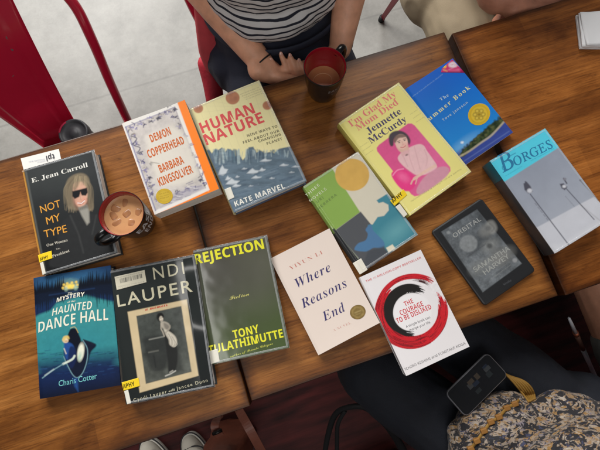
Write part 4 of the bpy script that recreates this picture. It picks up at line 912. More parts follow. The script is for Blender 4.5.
# ------------------------------------------------------------------ mugs
BLK=mat('black glaze',lin((15,15,16)),.3,coat=.3,coat_rough=.08,spec=.25); REDG=mat('red glaze',lin((150,20,36)),.25,coat=.6,coat_rough=.08)
WHT=mat('white transfer',(.62,.66,.72),.4); GREYT=mat('faded transfer',(.16,.15,.16),.4)
COF=mat('milky coffee',lin((200,150,104)),.25,var=.10,varscale=45,spec=.5); COF2=mat('coffee',lin((168,112,72)),.32,var=.08,varscale=40)
ICE=mat('coffee coated ice',lin((168,116,76)),.3,coat=.25,coat_rough=.12,var=.16,varscale=60)
def mug(x,y,ang,label,liq,liqm,ice,tilt,texts):
    H=.098; t=empty('coffee_mug',(x,y,0),0,label,'mug','black mugs with red insides')
    b=MB(); prof=[(0,.002),(.024,.002),(.026,.0),(.029,.002),(.0315,.012),(.0355,.035),(.0385,.06),(.0405,.085),(.0415,.0955),(.0412,.0972),(.0402,.0978)]
    b.lathe(prof); b.m=1; b.lathe([(.0402,.0978),(.0392,.0966),(.0385,.088),(.0365,.06),(.0335,.035),(.0295,.012),(.024,.006),(0,.0055)])
    b.m=0
    for body,z0,z1,a0,a1,mi in texts:
        v,f=glyphs(body,'bold'); 
        if len(v)==0: continue
        xx=(v[:,0]-v[:,0].min()); xx/=xx.max(); yy=v[:,1]/caph('bold'); V=[]
        for p,q in zip(xx,yy):
            a=R(a0+(a1-a0)*p); z=z0+(z1-z0)*q; r=np.interp(z,[.012,.035,.06,.085],[.0315,.0355,.0385,.0405])+.0003; V.append((r*math.cos(a),r*math.sin(a),z))
        b.m=mi; b.add(V,f,False)
    b.m=0
    b.build('cup',[BLK,REDG,WHT,GREYT],t)
    # handle
    P=smooth_path([(.0400,0,.079),(.051,0,.0845),(.064,0,.080),(.0705,0,.062),(.066,0,.042),(.053,0,.029),(.0345,0,.028)],5)
    h=MB(); h.tube(P,.0052,14,flat=1.35); ho=h.build('handle',BLK,t); ho.rotation_euler=(0,0,ang)
    r=float(np.interp(liq,[.012,.035,.06,.088],[.0295,.0335,.0365,.0385]))-.0001
    c=MB(); rr=[(r*k/12,liq+(.0009*max(0,k-10)**2*.3)) for k in range(13)][::-1]; c.lathe(rr,48); c.build('coffee',liqm,t)
    rng=random.Random(12)
    for k in range(ice):
        a=k*2.4+.4; d=[.005,.021,.020,.022,.020,.023,.021][k%7]; bm=bmesh.new(); bmesh.ops.create_uvsphere(bm,u_segments=24,v_segments=16,radius=1)
        for q_ in bm.verts: q_.co=Vector([abs(c)**.55*(1 if c>0 else -1) for c in q_.co])
        M=Matrix.Translation((d*math.cos(a),d*math.sin(a),liq-.0051+rng.uniform(-.0006,.0008)))@Euler((rng.uniform(-.16,.16),rng.uniform(-.16,.16),rng.uniform(0,3))).to_matrix().to_4x4()@Matrix.Diagonal((rng.uniform(.0095,.0125),rng.uniform(.007,.009),.006,1))
        bm.transform(M); q=MB(); q.bm(bm,True); q.build('ice_cube',ICE,t)
    if liqm is COF2:
        q=MB(); q.tube([(.020*math.cos(k*.26)-.002,.018*math.sin(k*.26),liq+.0006) for k in range(24)],.0009,6,closed=True); q.build('foam_ring',mat('milk foam',lin((190,146,108)),.5),t)
    return t
p=at(121.5,213.5,.096); ang1=math.atan2(at(103,243,.05).y-p.y,at(103,243,.05).x-p.x)
d1=at(152,224,.05); th1=math.degrees(math.atan2(d1.y-p.y,d1.x-p.x))
mug(p.x,p.y,ang1,'black mug with red inside, full of iced milky coffee, beside the sunglasses book',.080,COF,7,0,[('EAST',.064,.084,th1-40,th1+36,2),('END',.034,.056,th1-26,th1+26,2)])
p=at(325,66.5,.096); d2=at(346,47,.06); ang2=math.atan2(d2.y-p.y,d2.x-p.x); d2=at(345,95,.05); th2=math.degrees(math.atan2(d2.y-p.y,d2.x-p.x))
mug(p.x,p.y,ang2,'black mug with red inside, half full of plain coffee, in front of the striped shirt',.040,COF2,0,0,[('EAST END',.060,.070,th2-38,th2+40,3),('COFFEE',.047,.053,th2-26,th2+28,3)])
# ------------------------------------------------------------------ tumbler on the chair seat
def tumbler():
    p=at(72.5,132,-.128); t=empty('travel_tumbler',(p.x,p.y,-.304),0,'grey lidded travel tumbler with a red patch, standing on the empty chair','tumbler')
    G=mat('grey plastic',lin((66,66,70)),.5); 
    b=MB(); b.lathe([(0,0),(.026,0),(.028,.002),(.033,.15),(.033,.155),(.031,.156),(0,.156)],48); b.build('cup',mat('dark steel',lin((60,60,66)),.4,metal=.5),t)
    b=MB(); b.lathe([(.0345,.150),(.0358,.153),(.036,.170),(.0348,.174),(.031,.1745),(.0295,.170),(.012,.1685),(.0105,.171),(0,.171)],48); l=b.build('lid',G,t)
    b=MB(); b.box(-.006,.010,-.027,-.013,.1685,.173,.0015); b.build('sip_tab',mat('dark lid plastic',lin((50,50,54)),.5),l)
    b=MB(); V=[];F=[]
    for i in range(9):
        a=R(108+i*7)
        for r,z in ((.0363,.162),(.0362,.1712),(.0349,.1745),(.0300,.1752)): V.append((r*math.cos(a),r*math.sin(a),z))
    for i in range(8):
        for j in range(3): F.append((i*4+j,i*4+j+1,i*4+5+j,i*4+4+j))
    b.add(V,F); b.build('red_patch',mat('pink red sticker',lin((186,52,78)),.4),l)
tumbler()
# ------------------------------------------------------------------ napkins
def napkins():
    p=at(597,32,0.004); t=empty('napkin_stack',(p.x,p.y,.0015),0,'small stack of white paper napkins on the right table','napkins'); PW=mat('paper napkin',(.82,.82,.83),.8,bump=(260,.25))
    rr=random.Random(4)
    for k in range(6):
        b=MB(); n=12; V=[];F=[]; a=rr.uniform(-.06,.06); w=.040; ox=rr.uniform(-.003,.003); oy=rr.uniform(-.003,.003)
        for s in (0,1):
            for j in range(n+1):
                for i in range(n+1):
                    x=(i/n-.5)*2*w; y=(j/n-.5)*2*w; z=k*.0026+.0002+s*.0018+.0007*math.sin(i*.9+k)*math.sin(j*.7+k*2)+(.004*max(0,abs(i/n-.5)+abs(j/n-.5)-.75) if k==5 else 0)
                    V.append((ox+x*math.cos(a)-y*math.sin(a),oy+x*math.sin(a)+y*math.cos(a),z))
        M=(n+1)**2
        for j in range(n):
            for i in range(n): q=j*(n+1)+i; F+=[(M+q,M+q+1,M+q+n+2,M+q+n+1),(q,q+n+1,q+n+2,q+1)]
        for i in range(n):
            F+=[(i,i+1,M+i+1,M+i),(n*(n+1)+i+1,n*(n+1)+i,M+n*(n+1)+i,M+n*(n+1)+i+1),((i+1)*(n+1),i*(n+1),M+i*(n+1),M+(i+1)*(n+1)),(i*(n+1)+n,(i+1)*(n+1)+n,M+(i+1)*(n+1)+n,M+i*(n+1)+n)]
        b.add(V,F); b.build('napkin',PW,t)
    t.rotation_euler=(0,0,R(-17))
napkins()
# ------------------------------------------------------------------ people
def fuse(name,parts,m,parent,voxel=.006,smooth=4,fold=None):
    """closed tubes and balls fused into one continuous surface"""
    b=MB()
    for q in parts:
        if q[0]=='t':
            pts=[Vector(p) for p in q[1]]; r=q[2] if isinstance(q[2],(list,tuple)) else [q[2]]*len(pts); fl=q[3] if len(q)>3 else None
            P=smooth_path(pts,5); rr=list(np.interp(np.linspace(0,len(pts)-1,len(P)),range(len(pts)),r))
            d0=(P[0]-P[1]).normalized(); d1=(P[-1]-P[-2]).normalized()
            A=[P[0]+d0*rr[0]*k for k in (.95,.75,.4)]; B=[P[-1]+d1*rr[-1]*k for k in (.4,.75,.95)]
            ra=[rr[0]*k for k in (.31,.66,.92)]; rb=[rr[-1]*k for k in (.92,.66,.31)]
            b.tube(A+P+B,ra+rr+rb,18,flat=fl)
        else:
            bm=bmesh.new(); bmesh.ops.create_icosphere(bm,subdivisions=3,radius=1)
            M=Matrix.Translation(q[1])@(q[3].to_4x4() if len(q)>3 else Matrix.Identity(4))@Matrix.Diagonal((*q[2],1)); bm.transform(M); b.bm(bm,True)
    base=parent.location if parent else Vector((0,0,0))
    b.v=[tuple(Vector(v)-base) for v in b.v]
    o=meshobj(name,b.v,b.f,m,None)
    md=o.modifiers.new('r','REMESH'); md.mode='VOXEL'; md.voxel_size=voxel; md.use_smooth_shade=True
    if smooth: s=o.modifiers.new('s','SMOOTH'); s.factor=.5; s.iterations=smooth
    bpy.context.view_layer.update(); dg=bpy.context.evaluated_depsgraph_get(); me=bpy.data.meshes.new_from_object(o.evaluated_get(dg)); me.name=name
    o.modifiers.clear(); old=o.data; o.data=me; bpy.data.meshes.remove(old)
    if fold:
        from mathutils import noise as mn
        amp,sx,sy,sz=fold; off=[]
        for q in me.vertices:
            c=q.co; d=mn.turbulence(Vector((c.x*sx,c.y*sy,c.z*sz)),3,True); off.append(q.normal*(amp*(d-.55)))
        for q,d in zip(me.vertices,off): q.co+=d
    if not me.materials: me.materials.append(m)
    me.polygons.foreach_set('use_smooth',np.ones(len(me.polygons),bool))
    o.parent=parent; return o
def skin(name,c,r=.5):
    m=mat(name,lin(c),r,var=.13,varscale=45,bump=(260,.22)); b=m.node_tree.nodes['Principled BSDF']
    b.inputs['Subsurface Weight'].default_value=.12; b.inputs['Subsurface Radius'].default_value=(.012,.005,.003); b.inputs['Subsurface Scale'].default_value=.5; return m
def hand(wr,d,n,side,curl=40,spread=1,thumb=35,L=.175):
    """wrist, pointing direction, palm normal, side of the thumb (vector sign)"""
    d=Vector(d).normalized(); n=Vector(n); n=(n-d*n.dot(d)).normalized(); s=d.cross(n)*side
    wr=Vector(wr); P=[]
    for k,(o,l,r) in enumerate(((.030,.072,.0085),(.010,.080,.0088),(-.010,.074,.0083),(-.028,.058,.0074))):
        kn=wr+d*L*.50+s*o*spread*.95-d*abs(o)*.18
        P.append(('t',[wr+s*o*.5+d*.012,wr+d*L*.27+s*o*.8,kn],[.015,.0135,.0115]))
        q=kn; a=0; pts=[kn-d*.01,kn]; 
        for f,w in ((.45,.9),(.30,1.1),(.25,.8)):
            a+=curl*w*(1+.06*k); v=d*math.cos(R(a))+n*math.sin(R(a)); q=q+v*l*f; pts.append(q.copy())
        P.append(('t',pts,[r*1.1,r*1.1,r*1.04,r*.95,r*.8]))
    t0=wr+d*.03+s*.022; v=(d*math.cos(R(thumb))+s*math.sin(R(thumb))*.9+n*.45).normalized(); v2=(v+d*.5+n*.1).normalized()
    P.append(('t',[t0-s*.008,t0+v*.03,t0+v*.03+v2*.028,t0+v*.03+v2*.05],[.014,.0115,.0098,.0078]))
    P.append(('t',[wr-d*.025,wr+d*.01],[.024,.022],1.25))
    return P
def head(c,fwd,up=(0,0,1)):
    """head with brow, nose, chin and ears; c: centre of the skull"""
    f=Vector(fwd).normalized(); u=Vector(up).normalized(); f=(f-u*f.dot(u)).normalized(); s=f.cross(u); c=Vector(c)
    rot=Matrix((s,f,u)).transposed()
    P=[('b',c+u*.02,(.074,.092,.088),rot),('b',c-u*.05+f*.022,(.056,.066,.062),rot),('b',c-u*.095+f*.055,(.022,.02,.018),rot)]
    P+=[('t',[c+f*.086+u*.005,c+f*.104-u*.028],[.008,.0135]),('t',[c+f*.083-s*.045+u*.022,c+f*.09+u*.018,c+f*.083+s*.045+u*.022],[.011,.012,.011])]
    P+=[('t',[c+f*.088-u*.064-s*.022,c+f*.096-u*.062,c+f*.088-u*.064+s*.022],.0075)]
    for k in (-1,1): P+=[('b',c+s*.076*k-u*.015-f*.005,(.010,.018,.030),rot),('b',c+f*.079+s*.031*k-u*.004,(.014,.011,.010),rot)]
    return P
def striped():
    m=mat('striped jersey',(.8,.8,.8),.85,bump=(500,.2)); nt=m.node_tree; b=nt.nodes['Principled BSDF']; L=nt.links.new; N=nt.nodes.new
    tc=N('ShaderNodeTexCoord'); nz=N('ShaderNodeTexNoise'); nz.inputs['Scale'].default_value=7; nz.inputs['Detail'].default_value=3; L(tc.outputs['Object'],nz.inputs['Vector'])
    sp=N('ShaderNodeSeparateXYZ'); L(tc.outputs['Object'],sp.inputs[0])
    a=N('ShaderNodeMath'); a.operation='MULTIPLY_ADD'; a.inputs[1].default_value=.016; L(nz.outputs['Fac'],a.inputs[0]); L(sp.outputs['Z'],a.inputs[2])
    w=N('ShaderNodeMath'); w.operation='FRACT'; s=N('ShaderNodeMath'); s.operation='MULTIPLY'; s.inputs[1].default_value=1/.0145; L(a.outputs[0],s.inputs[0]); L(s.outputs[0],w.inputs[0])
    r=N('ShaderNodeValToRGB'); e=r.color_ramp.elements; e[0].position=.0; e[0].color=(.012,.014,.026,1); e[1].position=.27; e[1].color=(.012,.014,.026,1)
    q=e.new(.33); q.color=(.66,.64,.63,1); q=e.new(.95); q.color=(.66,.64,.63,1); q=e.new(1); q.color=(.012,.014,.026,1)
    L(w.outputs[0],r.inputs['Fac']); L(r.outputs['Color'],b.inputs['Base Color']); return m
def floral():
    m=mat('floral blouse',(.5,.5,.5),.75,sheen=.15,bump=(60,.35)); nt=m.node_tree; b=nt.nodes['Principled BSDF']; L=nt.links.new; N=nt.nodes.new
    tc=N('ShaderNodeTexCoord')
    def layer(prev,sc,lo,hi,col,off,dist=1.2):
        mp=N('ShaderNodeMapping'); mp.inputs['Location'].default_value=off; mp.inputs['Rotation'].default_value=(.4,.3,.5); mp.inputs['Scale'].default_value=(1,1.5,1.2); L(tc.outputs['Object'],mp.inputs[0])
        n=N('ShaderNodeTexNoise'); n.inputs['Scale'].default_value=sc; n.inputs['Detail'].default_value=3.5; n.inputs['Roughness'].default_value=.62; n.inputs['Distortion'].default_value=dist; L(mp.outputs[0],n.inputs['Vector'])
        r=N('ShaderNodeMapRange'); r.inputs['From Min'].default_value=lo; r.inputs['From Max'].default_value=hi; L(n.outputs['Fac'],r.inputs['Value'])
        x=N('ShaderNodeMixRGB'); L(r.outputs[0],x.inputs['Fac']); x.inputs['Color2'].default_value=(*col,1)
        if prev is None: x.inputs['Color1'].default_value=(.31,.25,.195,1)
        else: L(prev,x.inputs['Color1'])
        return x.outputs['Color']
    c=layer(None,52,.50,.56,(.27,.165,.075),(3,1,0)); c=layer(c,46,.56,.60,(.28,.15,.04),(0,5,1)); c=layer(c,66,.58,.62,(.20,.17,.19),(8,2,0)); c=layer(c,60,.59,.63,(.42,.36,.30),(1,9,3)); c=layer(c,38,.50,.535,(.010,.009,.012),(5,3,7),1.8); c=layer(c,84,.60,.64,(.03,.035,.08),(2,2,9)); c=layer(c,70,.55,.59,(.012,.011,.014),(7,7,1))
    L(c,b.inputs['Base Color']); return m
def person(label,J,skinm,shirt,pants,hair,fwd,group=None,hands=True,sleeve='short',shoes=True,shorts=False,bodyvox=.006,extra=None,rp=(.085,.06),belly=None,hairlen=.1,thigh=.075):
    root=empty('person',(J['pel'].x,J['pel'].y,FZ),0,label,'person',group)
    f=Vector(fwd).normalized()
    P=[('t',[J['pel'],J['waist'],J['chest'],J['neck']-Vector((0,0,.05))],[.10,.095,.11,.06],None),('t',[J['neck']-Vector((0,0,.06)),J['neck'],J['head']-Vector((0,0,.05))],[.055,.05,.05])]
    P+=head(J['head'],f)
    for s in 'LR':
        P.append(('t',[J['sh'+s],(J['sh'+s]+J['el'+s])/2,J['el'+s],(J['el'+s]*.6+J['wr'+s]*.4),J['wr'+s]],[.045,.042,.037,.037,.0255]))
        P.append(('t',[J['neck']-Vector((0,0,.07)),J['sh'+s]],[.045,.05]))
        P+=J.get('hand'+s,[])
        P.append(('t',[J['hip'+s],(J['hip'+s]+J['kn'+s])/2,J['kn'+s]],[thigh,thigh-.009,thigh-.022])); P.append(('t',[J['kn'+s],J['kn'+s]*.62+J['an'+s]*.38,J['an'+s]],[.052,.05,.036]))
        ft=J['an'+s]+f*.03; P.append(('t',[J['an'+s]+Vector((0,0,-.03)),J['an'+s]+f*.14+Vector((0,0,-.05))],[.035,.03]))
    fuse('body',P,skinm,root,bodyvox,4)
    S=J['shirt']+[('t',[J['chest'],J['neck']-V((0,0,.085))],[.12,.082])]; fuse('shirt',S,shirt,root,.005,5,J.get('fold',(.014,7,7,11)))
    Q=[]
    for s in 'LR':
        h,k,a=J['hip'+s],J['kn'+s],J['an'+s]; r0,r1=rp
        if shorts: Q.append(('t',[h,h*.60+k*.40],[r0+.006,r0+.008]))
        else: Q+=[('t',[h,(h+k)/2,k],[r0+.006,r0,r1+.012]),('t',[k,k*.5+a*.5,a+Vector((0,0,.03))],[r1+.012,r1+.006,r1-.006])]
    Q.append(('t',[J['hipL']+(J['hipL']-J['hipR'])*.1,J['pel'],J['hipR']+(J['hipR']-J['hipL'])*.1],[.105,.115,.105])); Q.append(('t',[J['pel'],J['waist']+Vector((0,0,-.02))],[.12,.11],1.2))
    Q+=J.get('pants+',[]); fuse('trousers' if not shorts else 'shorts',Q,pants,root,.006,5,(.009,7,5,7))
    c=J['head']; H=[('b',c+Vector((0,0,.035))-f*.018,(.088,.098,.082)),('b',c-f*.05-Vector((0,0,.03)),(.075,.05,.08))]
    if hairlen>.06: H.append(('t',[c-f*.06,c-f*.075-Vector((0,0,hairlen))],[.06,.045]))
    fuse('hair',H,hair,root,.008,3)
    # eyes and lips
    sv=f.cross(V((0,0,1))).normalized(); L_=root.location
    for kx in (-1,1):
        e=c+f*.0785+sv*.031*kx-V((0,0,.004))-L_; bm=bmesh.new(); bmesh.ops.create_uvsphere(bm,u_segments=20,v_segments=14,radius=.0125); bm.transform(Matrix.Translation(e)); q=MB(); q.bm(bm,True); eo=q.build('eye',mat('eye white',(.75,.73,.7),.2,coat=.5),root)
        bm=bmesh.new(); bmesh.ops.create_uvsphere(bm,u_segments=16,v_segments=10,radius=.0062); bm.transform(Matrix.Translation(e+f*.0078)); q=MB(); q.bm(bm,True); q.build('iris',mat('brown iris',(.05,.025,.012),.15,coat=.6),eo)
    b=MB(); b.tube([c+f*.1005-V((0,0,.0615))+sv*x*.02-f*abs(x)*abs(x)*.011-L_ for x in (-1,-.6,-.2,.2,.6,1)],[.002,.0042,.005,.005,.0042,.002],10); b.build('lips',mat('lips',lin((176,96,88)),.45),root)
    if shoes:
        for s in 'LR':
            a=J['an'+s]; b=MB(); z=FZ+.012+.03
            fuse('shoe',[('t',[Vector((a.x,a.y,z+.012))-f*.03,Vector((a.x,a.y,z+.012))+f*.06,Vector((a.x,a.y,z))+f*.17],[.045,.045,.038],1.0)],RUB,root,.006,3)
    return root
HAIR=mat('brown hair',lin((58,40,30)),.55,bump=(300,.6)); HAIR2=mat('dark hair',lin((30,26,25)),.55,bump=(300,.6))
V=Vector
# the woman across the table
X0=(at(214,30,-.03).x+at(368,52,-.03).x)/2
jA=dict(pel=V((X0,.70,-.2)),waist=V((X0,.70,-.02)),chest=V((X0,.71,.17)),neck=V((X0,.70,.35)),head=V((X0,.67,.50)),
 shL=V((X0+.165,.71,.27)),shR=V((X0-.165,.71,.27)),hipL=V((X0+.085,.67,-.2)),hipR=V((X0-.085,.67,-.2)),knL=V((X0+.10,.28,-.185)),knR=V((X0-.10,.28,-.185)),anL=V((X0+.10,.30,-.66)),anR=V((X0-.10,.30,-.66)))
eR=at(206,0,.01); wR=at(268,71,-.05); jA['elR']=V((eR.x-.03,eR.y+.075,.045)); jA['wrR']=wR
eL=at(357,0,.02); wL=at(340,49,-.05); jA['elL']=V((eL.x+.02,eL.y+.075,.06)); jA['wrL']=wL
jA['handR']=hand(wR,(.9,-.34,-.50),(0,.55,.85),1,28,1,60)
hl=[]
kn=[at(306-k*9.2,71-k*.2,-.050) for k in range(4)]; tips=[at(299,61,-.034),at(290,56,-.028),at(281,54.5,-.028),at(271,60,-.030)]
for k in range(4):
    a=kn[k]+V((0,-.012,-.012)); b=tips[k]; m_=(a+b)/2+V((0,0,.006)); hl.append(('t',[V((wL.x-.03,wL.y-.02,-.07)),a+V((.018,-.006,-.006)),a],[.018,.011,.0078])); hl.append(('t',[a,m_,b],[.0074,.0072,.0058]))
hl.append(('t',[V((wL.x-.02,wL.y-.01,-.06)),at(276,72,-.05)+V((.01,0,0)),at(271,67,-.036)],[.013,.0095,.0078])); hl.append(('t',[wL,V((wL.x-.035,wL.y-.018,-.068))],[.024,.024]))
jA['handL']=hl
fx=X0
jA['shirt']=[('b',V((fx,.695,.02)),(.166,.140,.10)),('b',V((fx,.70,.10)),(.158,.135,.12)),('b',V((fx,.71,.2)),(.165,.125,.12)),('t',[V((fx-.1,.705,.27)),V((fx,.71,.30)),V((fx+.1,.705,.27))],[.07,.07,.07]),
 ('t',[jA['shL'],jA['shL']*.5+jA['elL']*.5],[.062,.058]),('t',[jA['shR'],jA['shR']*.5+jA['elR']*.5],[.062,.058])]
jA['pants+']=[('b',V((fx,.69,-.10)),(.165,.135,.12)),('b',V((fx,.66,-.15)),(.17,.16,.09))]
NAVY=mat('navy trousers',lin((34,38,54)),.8,bump=(380,.25),var=.12,varscale=12)
A_=person('person in a striped navy and white shirt, hands clasped at the table edge',jA,skin('fair skin',(226,166,134)),striped(),NAVY,HAIR,(0,-1,0),bodyvox=.0036,rp=(.085,.055))
def hairtie():
    a=at(263,72,-.045); d=(jA['wrR']-jA['elR']).normalized(); c=jA['wrR']-d*.022; u=d.cross(V((0,0,1))).normalized(); w=u.cross(d)
    b=MB(); b.tube([c+u*.0298*math.cos(k*.2618)+w*.0292*math.sin(k*.2618) for k in range(24)],.0017,8,closed=True); o=b.build('hair_tie',mat('black elastic',(.01,.01,.01),.7)); return o
ht=hairtie(); tag(ht,'thin black hair tie round the wrist of the striped-shirt person','hair tie')
# waistband, belt loop and pocket seams on the trousers
def nails():
    M=mat('fingernail',lin((224,168,150)),.25,coat=.4)
    for k in range(4):
        a=kn[k]+V((0,-.012,-.012)); b_=tips[k]; d=(b_-a).normalized(); up=(V((0,-.35,1))-d*V((0,-.35,1)).dot(d)).normalized(); s=d.cross(up)
        bm=bmesh.new(); bmesh.ops.create_uvsphere(bm,u_segments=14,v_segments=10,radius=1); R3=Matrix((s,d,up)).transposed().to_4x4()
        bm.transform(Matrix.Translation(b_-A_.location+d*.0015+up*.0047)@R3@Matrix.Diagonal((.0040,.0055,.0012,1))); q=MB(); q.bm(bm,True); q.build('fingernail',M,A_)
nails()
def trim():
    b=MB(); n=60; V_=[]
    b.tube([(math.cos(k*2*math.pi/n)*.168,-.01+math.sin(k*2*math.pi/n)*.142,.72) for k in range(n)],.012,8,closed=True,flat=.4); b.build('waistband',NAVY,A_)
trim()
# person at the right table, khaki trousers, folded arms
c0=at(452,14,-.17); KX=at(428,20,-.15).x+.20
jB=dict(pel=V((KX,.74,-.2)),waist=V((KX,.75,-.02)),chest=V((KX,.76,.17)),neck=V((KX,.75,.35)),head=V((KX,.72,.5)),shL=V((KX+.19,.76,.27)),shR=V((KX-.19,.76,.27)),hipL=V((KX+.095,.70,-.2)),hipR=V((KX-.095,.70,-.2)),knL=V((KX+.13,.30,-.18)),knR=V((KX-.115,.30,-.18)),anL=V((KX+.13,.32,-.66)),anR=V((KX-.13,.32,-.66)))
e=at(470,-18,.0); jB['elR']=V((e.x+.03,e.y,-.0)); jB['wrR']=at(521,6,-.035); e=at(560,-25,.0); jB['elL']=V((KX+.25,.66,.0)); jB['wrL']=at(545,-1,-.05)
jB['elR']=at(492,-10,-.01)
jB['handR']=hand(jB['wrR'],(.9,-.1,-.15),(0,-.3,-1),-1,30); jB['handL']=hand(jB['wrL'],(-.9,-.1,-.15),(0,-.3,-1),1,30)
jB['shirt']=[('b',V((KX,.75,.02)),(.17,.13,.10)),('b',V((KX,.76,.14)),(.18,.12,.16)),('t',[V((KX-.13,.76,.26)),V((KX,.76,.30)),V((KX+.13,.76,.26))],.075),('t',[jB['shL'],jB['shL']*.5+jB['elL']*.5],[.065,.06]),('t',[jB['shR'],jB['shR']*.5+jB['elR']*.5],[.065,.06])]
KH=mat('khaki twill',lin((158,142,116)),.85,bump=(420,.25),var=.08,varscale=14)
B_=person('person in khaki trousers with folded forearms at the right table',jB,skin('tan skin',(200,138,112)),mat('grey tee',lin((120,124,128)),.85),KH,HAIR2,(0,-1,0),bodyvox=.006,rp=(.09,.065),hairlen=.03)
# floral blouse, lower right
q=lambda x,y,z:at(x,y,z)
FZf=V((.0,1,0))
jC=dict(pel=q(540,462,-.2),waist=q(556,470,-.03)); jC['pel'].z=-.19
px,py=jC['pel'].x,jC['pel'].y
jC.update(waist=V((px+.01,py-.005,-.03)),chest=V((px+.0,py-.04,.14)),neck=V((px-.01,py-.05,.31)),head=V((px-.01,py-.03,.46)),shL=V((px-.17,py-.03,.24)),shR=V((px+.17,py-.05,.24)),
 hipL=V((px-.09,py+.03,-.2)),hipR=V((px+.10,py+.06,-.195)),knL=q(372,372,-.2),knR=q(446,326,-.195),anL=V((.10,-.12,-.66)),anR=V((.27,-.02,-.66)))
jC['elL']=V((px-.27,py-.10,.02)); jC['elR']=V((px+.27,py-.26,.03)); jC['wrL']=V((px-.20,py-.02,-.15)); jC['wrR']=V((px+.20,py-.20,-.10))
jC['handL']=hand(jC['wrL'],(.5,.8,-.1),(.3,0,-1),1,25); jC['handR']=hand(jC['wrR'],(-.3,.9,-.1),(0,0,-1),-1,25)
jC['fold']=(.026,6,9,7)
jC['shirt']=[('b',at(505,446,-.10),(.125,.11,.085)),('b',V((px-.02,py+.015,-.10)),(.20,.16,.10)),('b',V((px,py,.0)),(.175,.145,.13)),('b',V((px,py-.03,.13)),(.18,.13,.15)),('t',[V((px-.12,py-.04,.24)),V((px,py-.045,.28)),V((px+.12,py-.045,.24))],.07),
 ('t',[jC['shL'],jC['elL'],jC['elL']*.5+jC['wrL']*.5],[.066,.058,.052]),('t',[jC['shR'],jC['elR'],jC['elR']*.5+jC['wrR']*.5],[.066,.058,.052])]
INK=mat('dark denim',lin((20,24,34)),.85,bump=(420,.3),var=.15,varscale=16)
C_=person('person in a mottled floral blouse and dark jeans, phone on the lap',jC,skin('light skin',(200,150,126)),floral(),INK,HAIR2,(-.25,1,0),rp=(.088,.068))
# bare-legged person, right edge
lx=at(571,297,-.2).x+.085
jD=dict(pel=V((lx+.10,-.52,-.2)),waist=V((lx+.10,-.53,-.02)),chest=V((lx+.1,-.55,.17)),neck=V((lx+.1,-.55,.35)),head=V((lx+.1,-.53,.5)),shL=V((lx-.08,-.55,.27)),shR=V((lx+.28,-.55,.27)),hipL=V((lx+.02,-.5,-.2)),hipR=V((lx+.2,-.5,-.2)),knL=V((lx,-.08,-.19)),knR=V((lx+.22,-.08,-.19)),anL=V((lx,-.10,-.66)),anR=V((lx+.22,-.10,-.66)),elL=V((lx-.10,-.50,.02)),elR=V((lx+.32,-.48,.02)),wrL=V((lx+.14,-.44,-.06)),wrR=V((lx+.22,-.30,-.08)))
jD['handL']=hand(jD['wrL'],(.3,.9,-.1),(0,0,-1),1,20); jD['handR']=hand(jD['wrR'],(-.1,.9,-.1),(0,0,-1),-1,20)
jD['shirt']=[('b',V((lx+.1,-.53,.0)),(.17,.13,.12)),('b',V((lx+.1,-.55,.14)),(.17,.12,.16)),('t',[V((lx-.03,-.55,.26)),V((lx+.1,-.55,.30)),V((lx+.23,-.55,.26))],.075),('t',[jD['shL'],jD['shL']*.5+jD['elL']*.5],[.065,.06]),('t',[jD['shR'],jD['shR']*.5+jD['elR']*.5],[.065,.06])]
D_=person('person in grey shorts with a bare knee under the right table edge',jD,skin('brown skin',(206,152,124)),mat('navy tee',lin((40,44,56)),.85),mat('grey shorts cloth',lin((112,116,112)),.85,bump=(420,.3),var=.12,varscale=20),HAIR2,(0,1,0),rp=(.085,.06),shorts=True,thigh=.088,hairlen=.03)
# chairs they sit on
ch=at(222,95,-.3); cA=chair(ch.x+.205,ch.y-.155,0,'red metal chair under the striped-shirt person'); cA.scale=(.88,1,1)
lf=at(381,20,FZ); chair(lf.x+.214,lf.y-.243,0,'red metal chair under the khaki trousers, one rear leg showing')
chair(px+.03,py-.10,R(190),'red metal chair under the floral blouse'); chair(lx+.16,-.66,math.pi,'red metal chair under the grey shorts')
jk=empty('red_chair_side',at(210,60,-.2),0,'dusty red chair side, shaped as hanging cloth, beside the dark trousers','jacket')  # red chair side and seat corner, modelled as draped cloth
def jacket():
    A=[at(201,-12,.02),at(205,20,-.06),at(209,50,-.16),at(213,66,-.22)]; B=[at(207,64,-.24),at(212,82,-.27),at(215,100,-.30)]
    fuse('chair_side_panel',[('t',A,[.020,.024,.027,.022]),('t',[a+V((.010,.0,-.02)) for a in A],[.020,.026,.028,.024]),('t',[a+V((-.012,.0,-.006)) for a in A],[.010,.011,.012,.010])],mat('dusty red panel',lin((200,70,78)),.75,bump=(90,.5),var=.12,varscale=22),jk,.004,2)
    fuse('seat_corner',[('t',B,[.026,.027,.026])],mat('dark red panel',lin((170,34,50)),.7,bump=(120,.4),var=.15,varscale=24),jk,.004,2)
jacket()
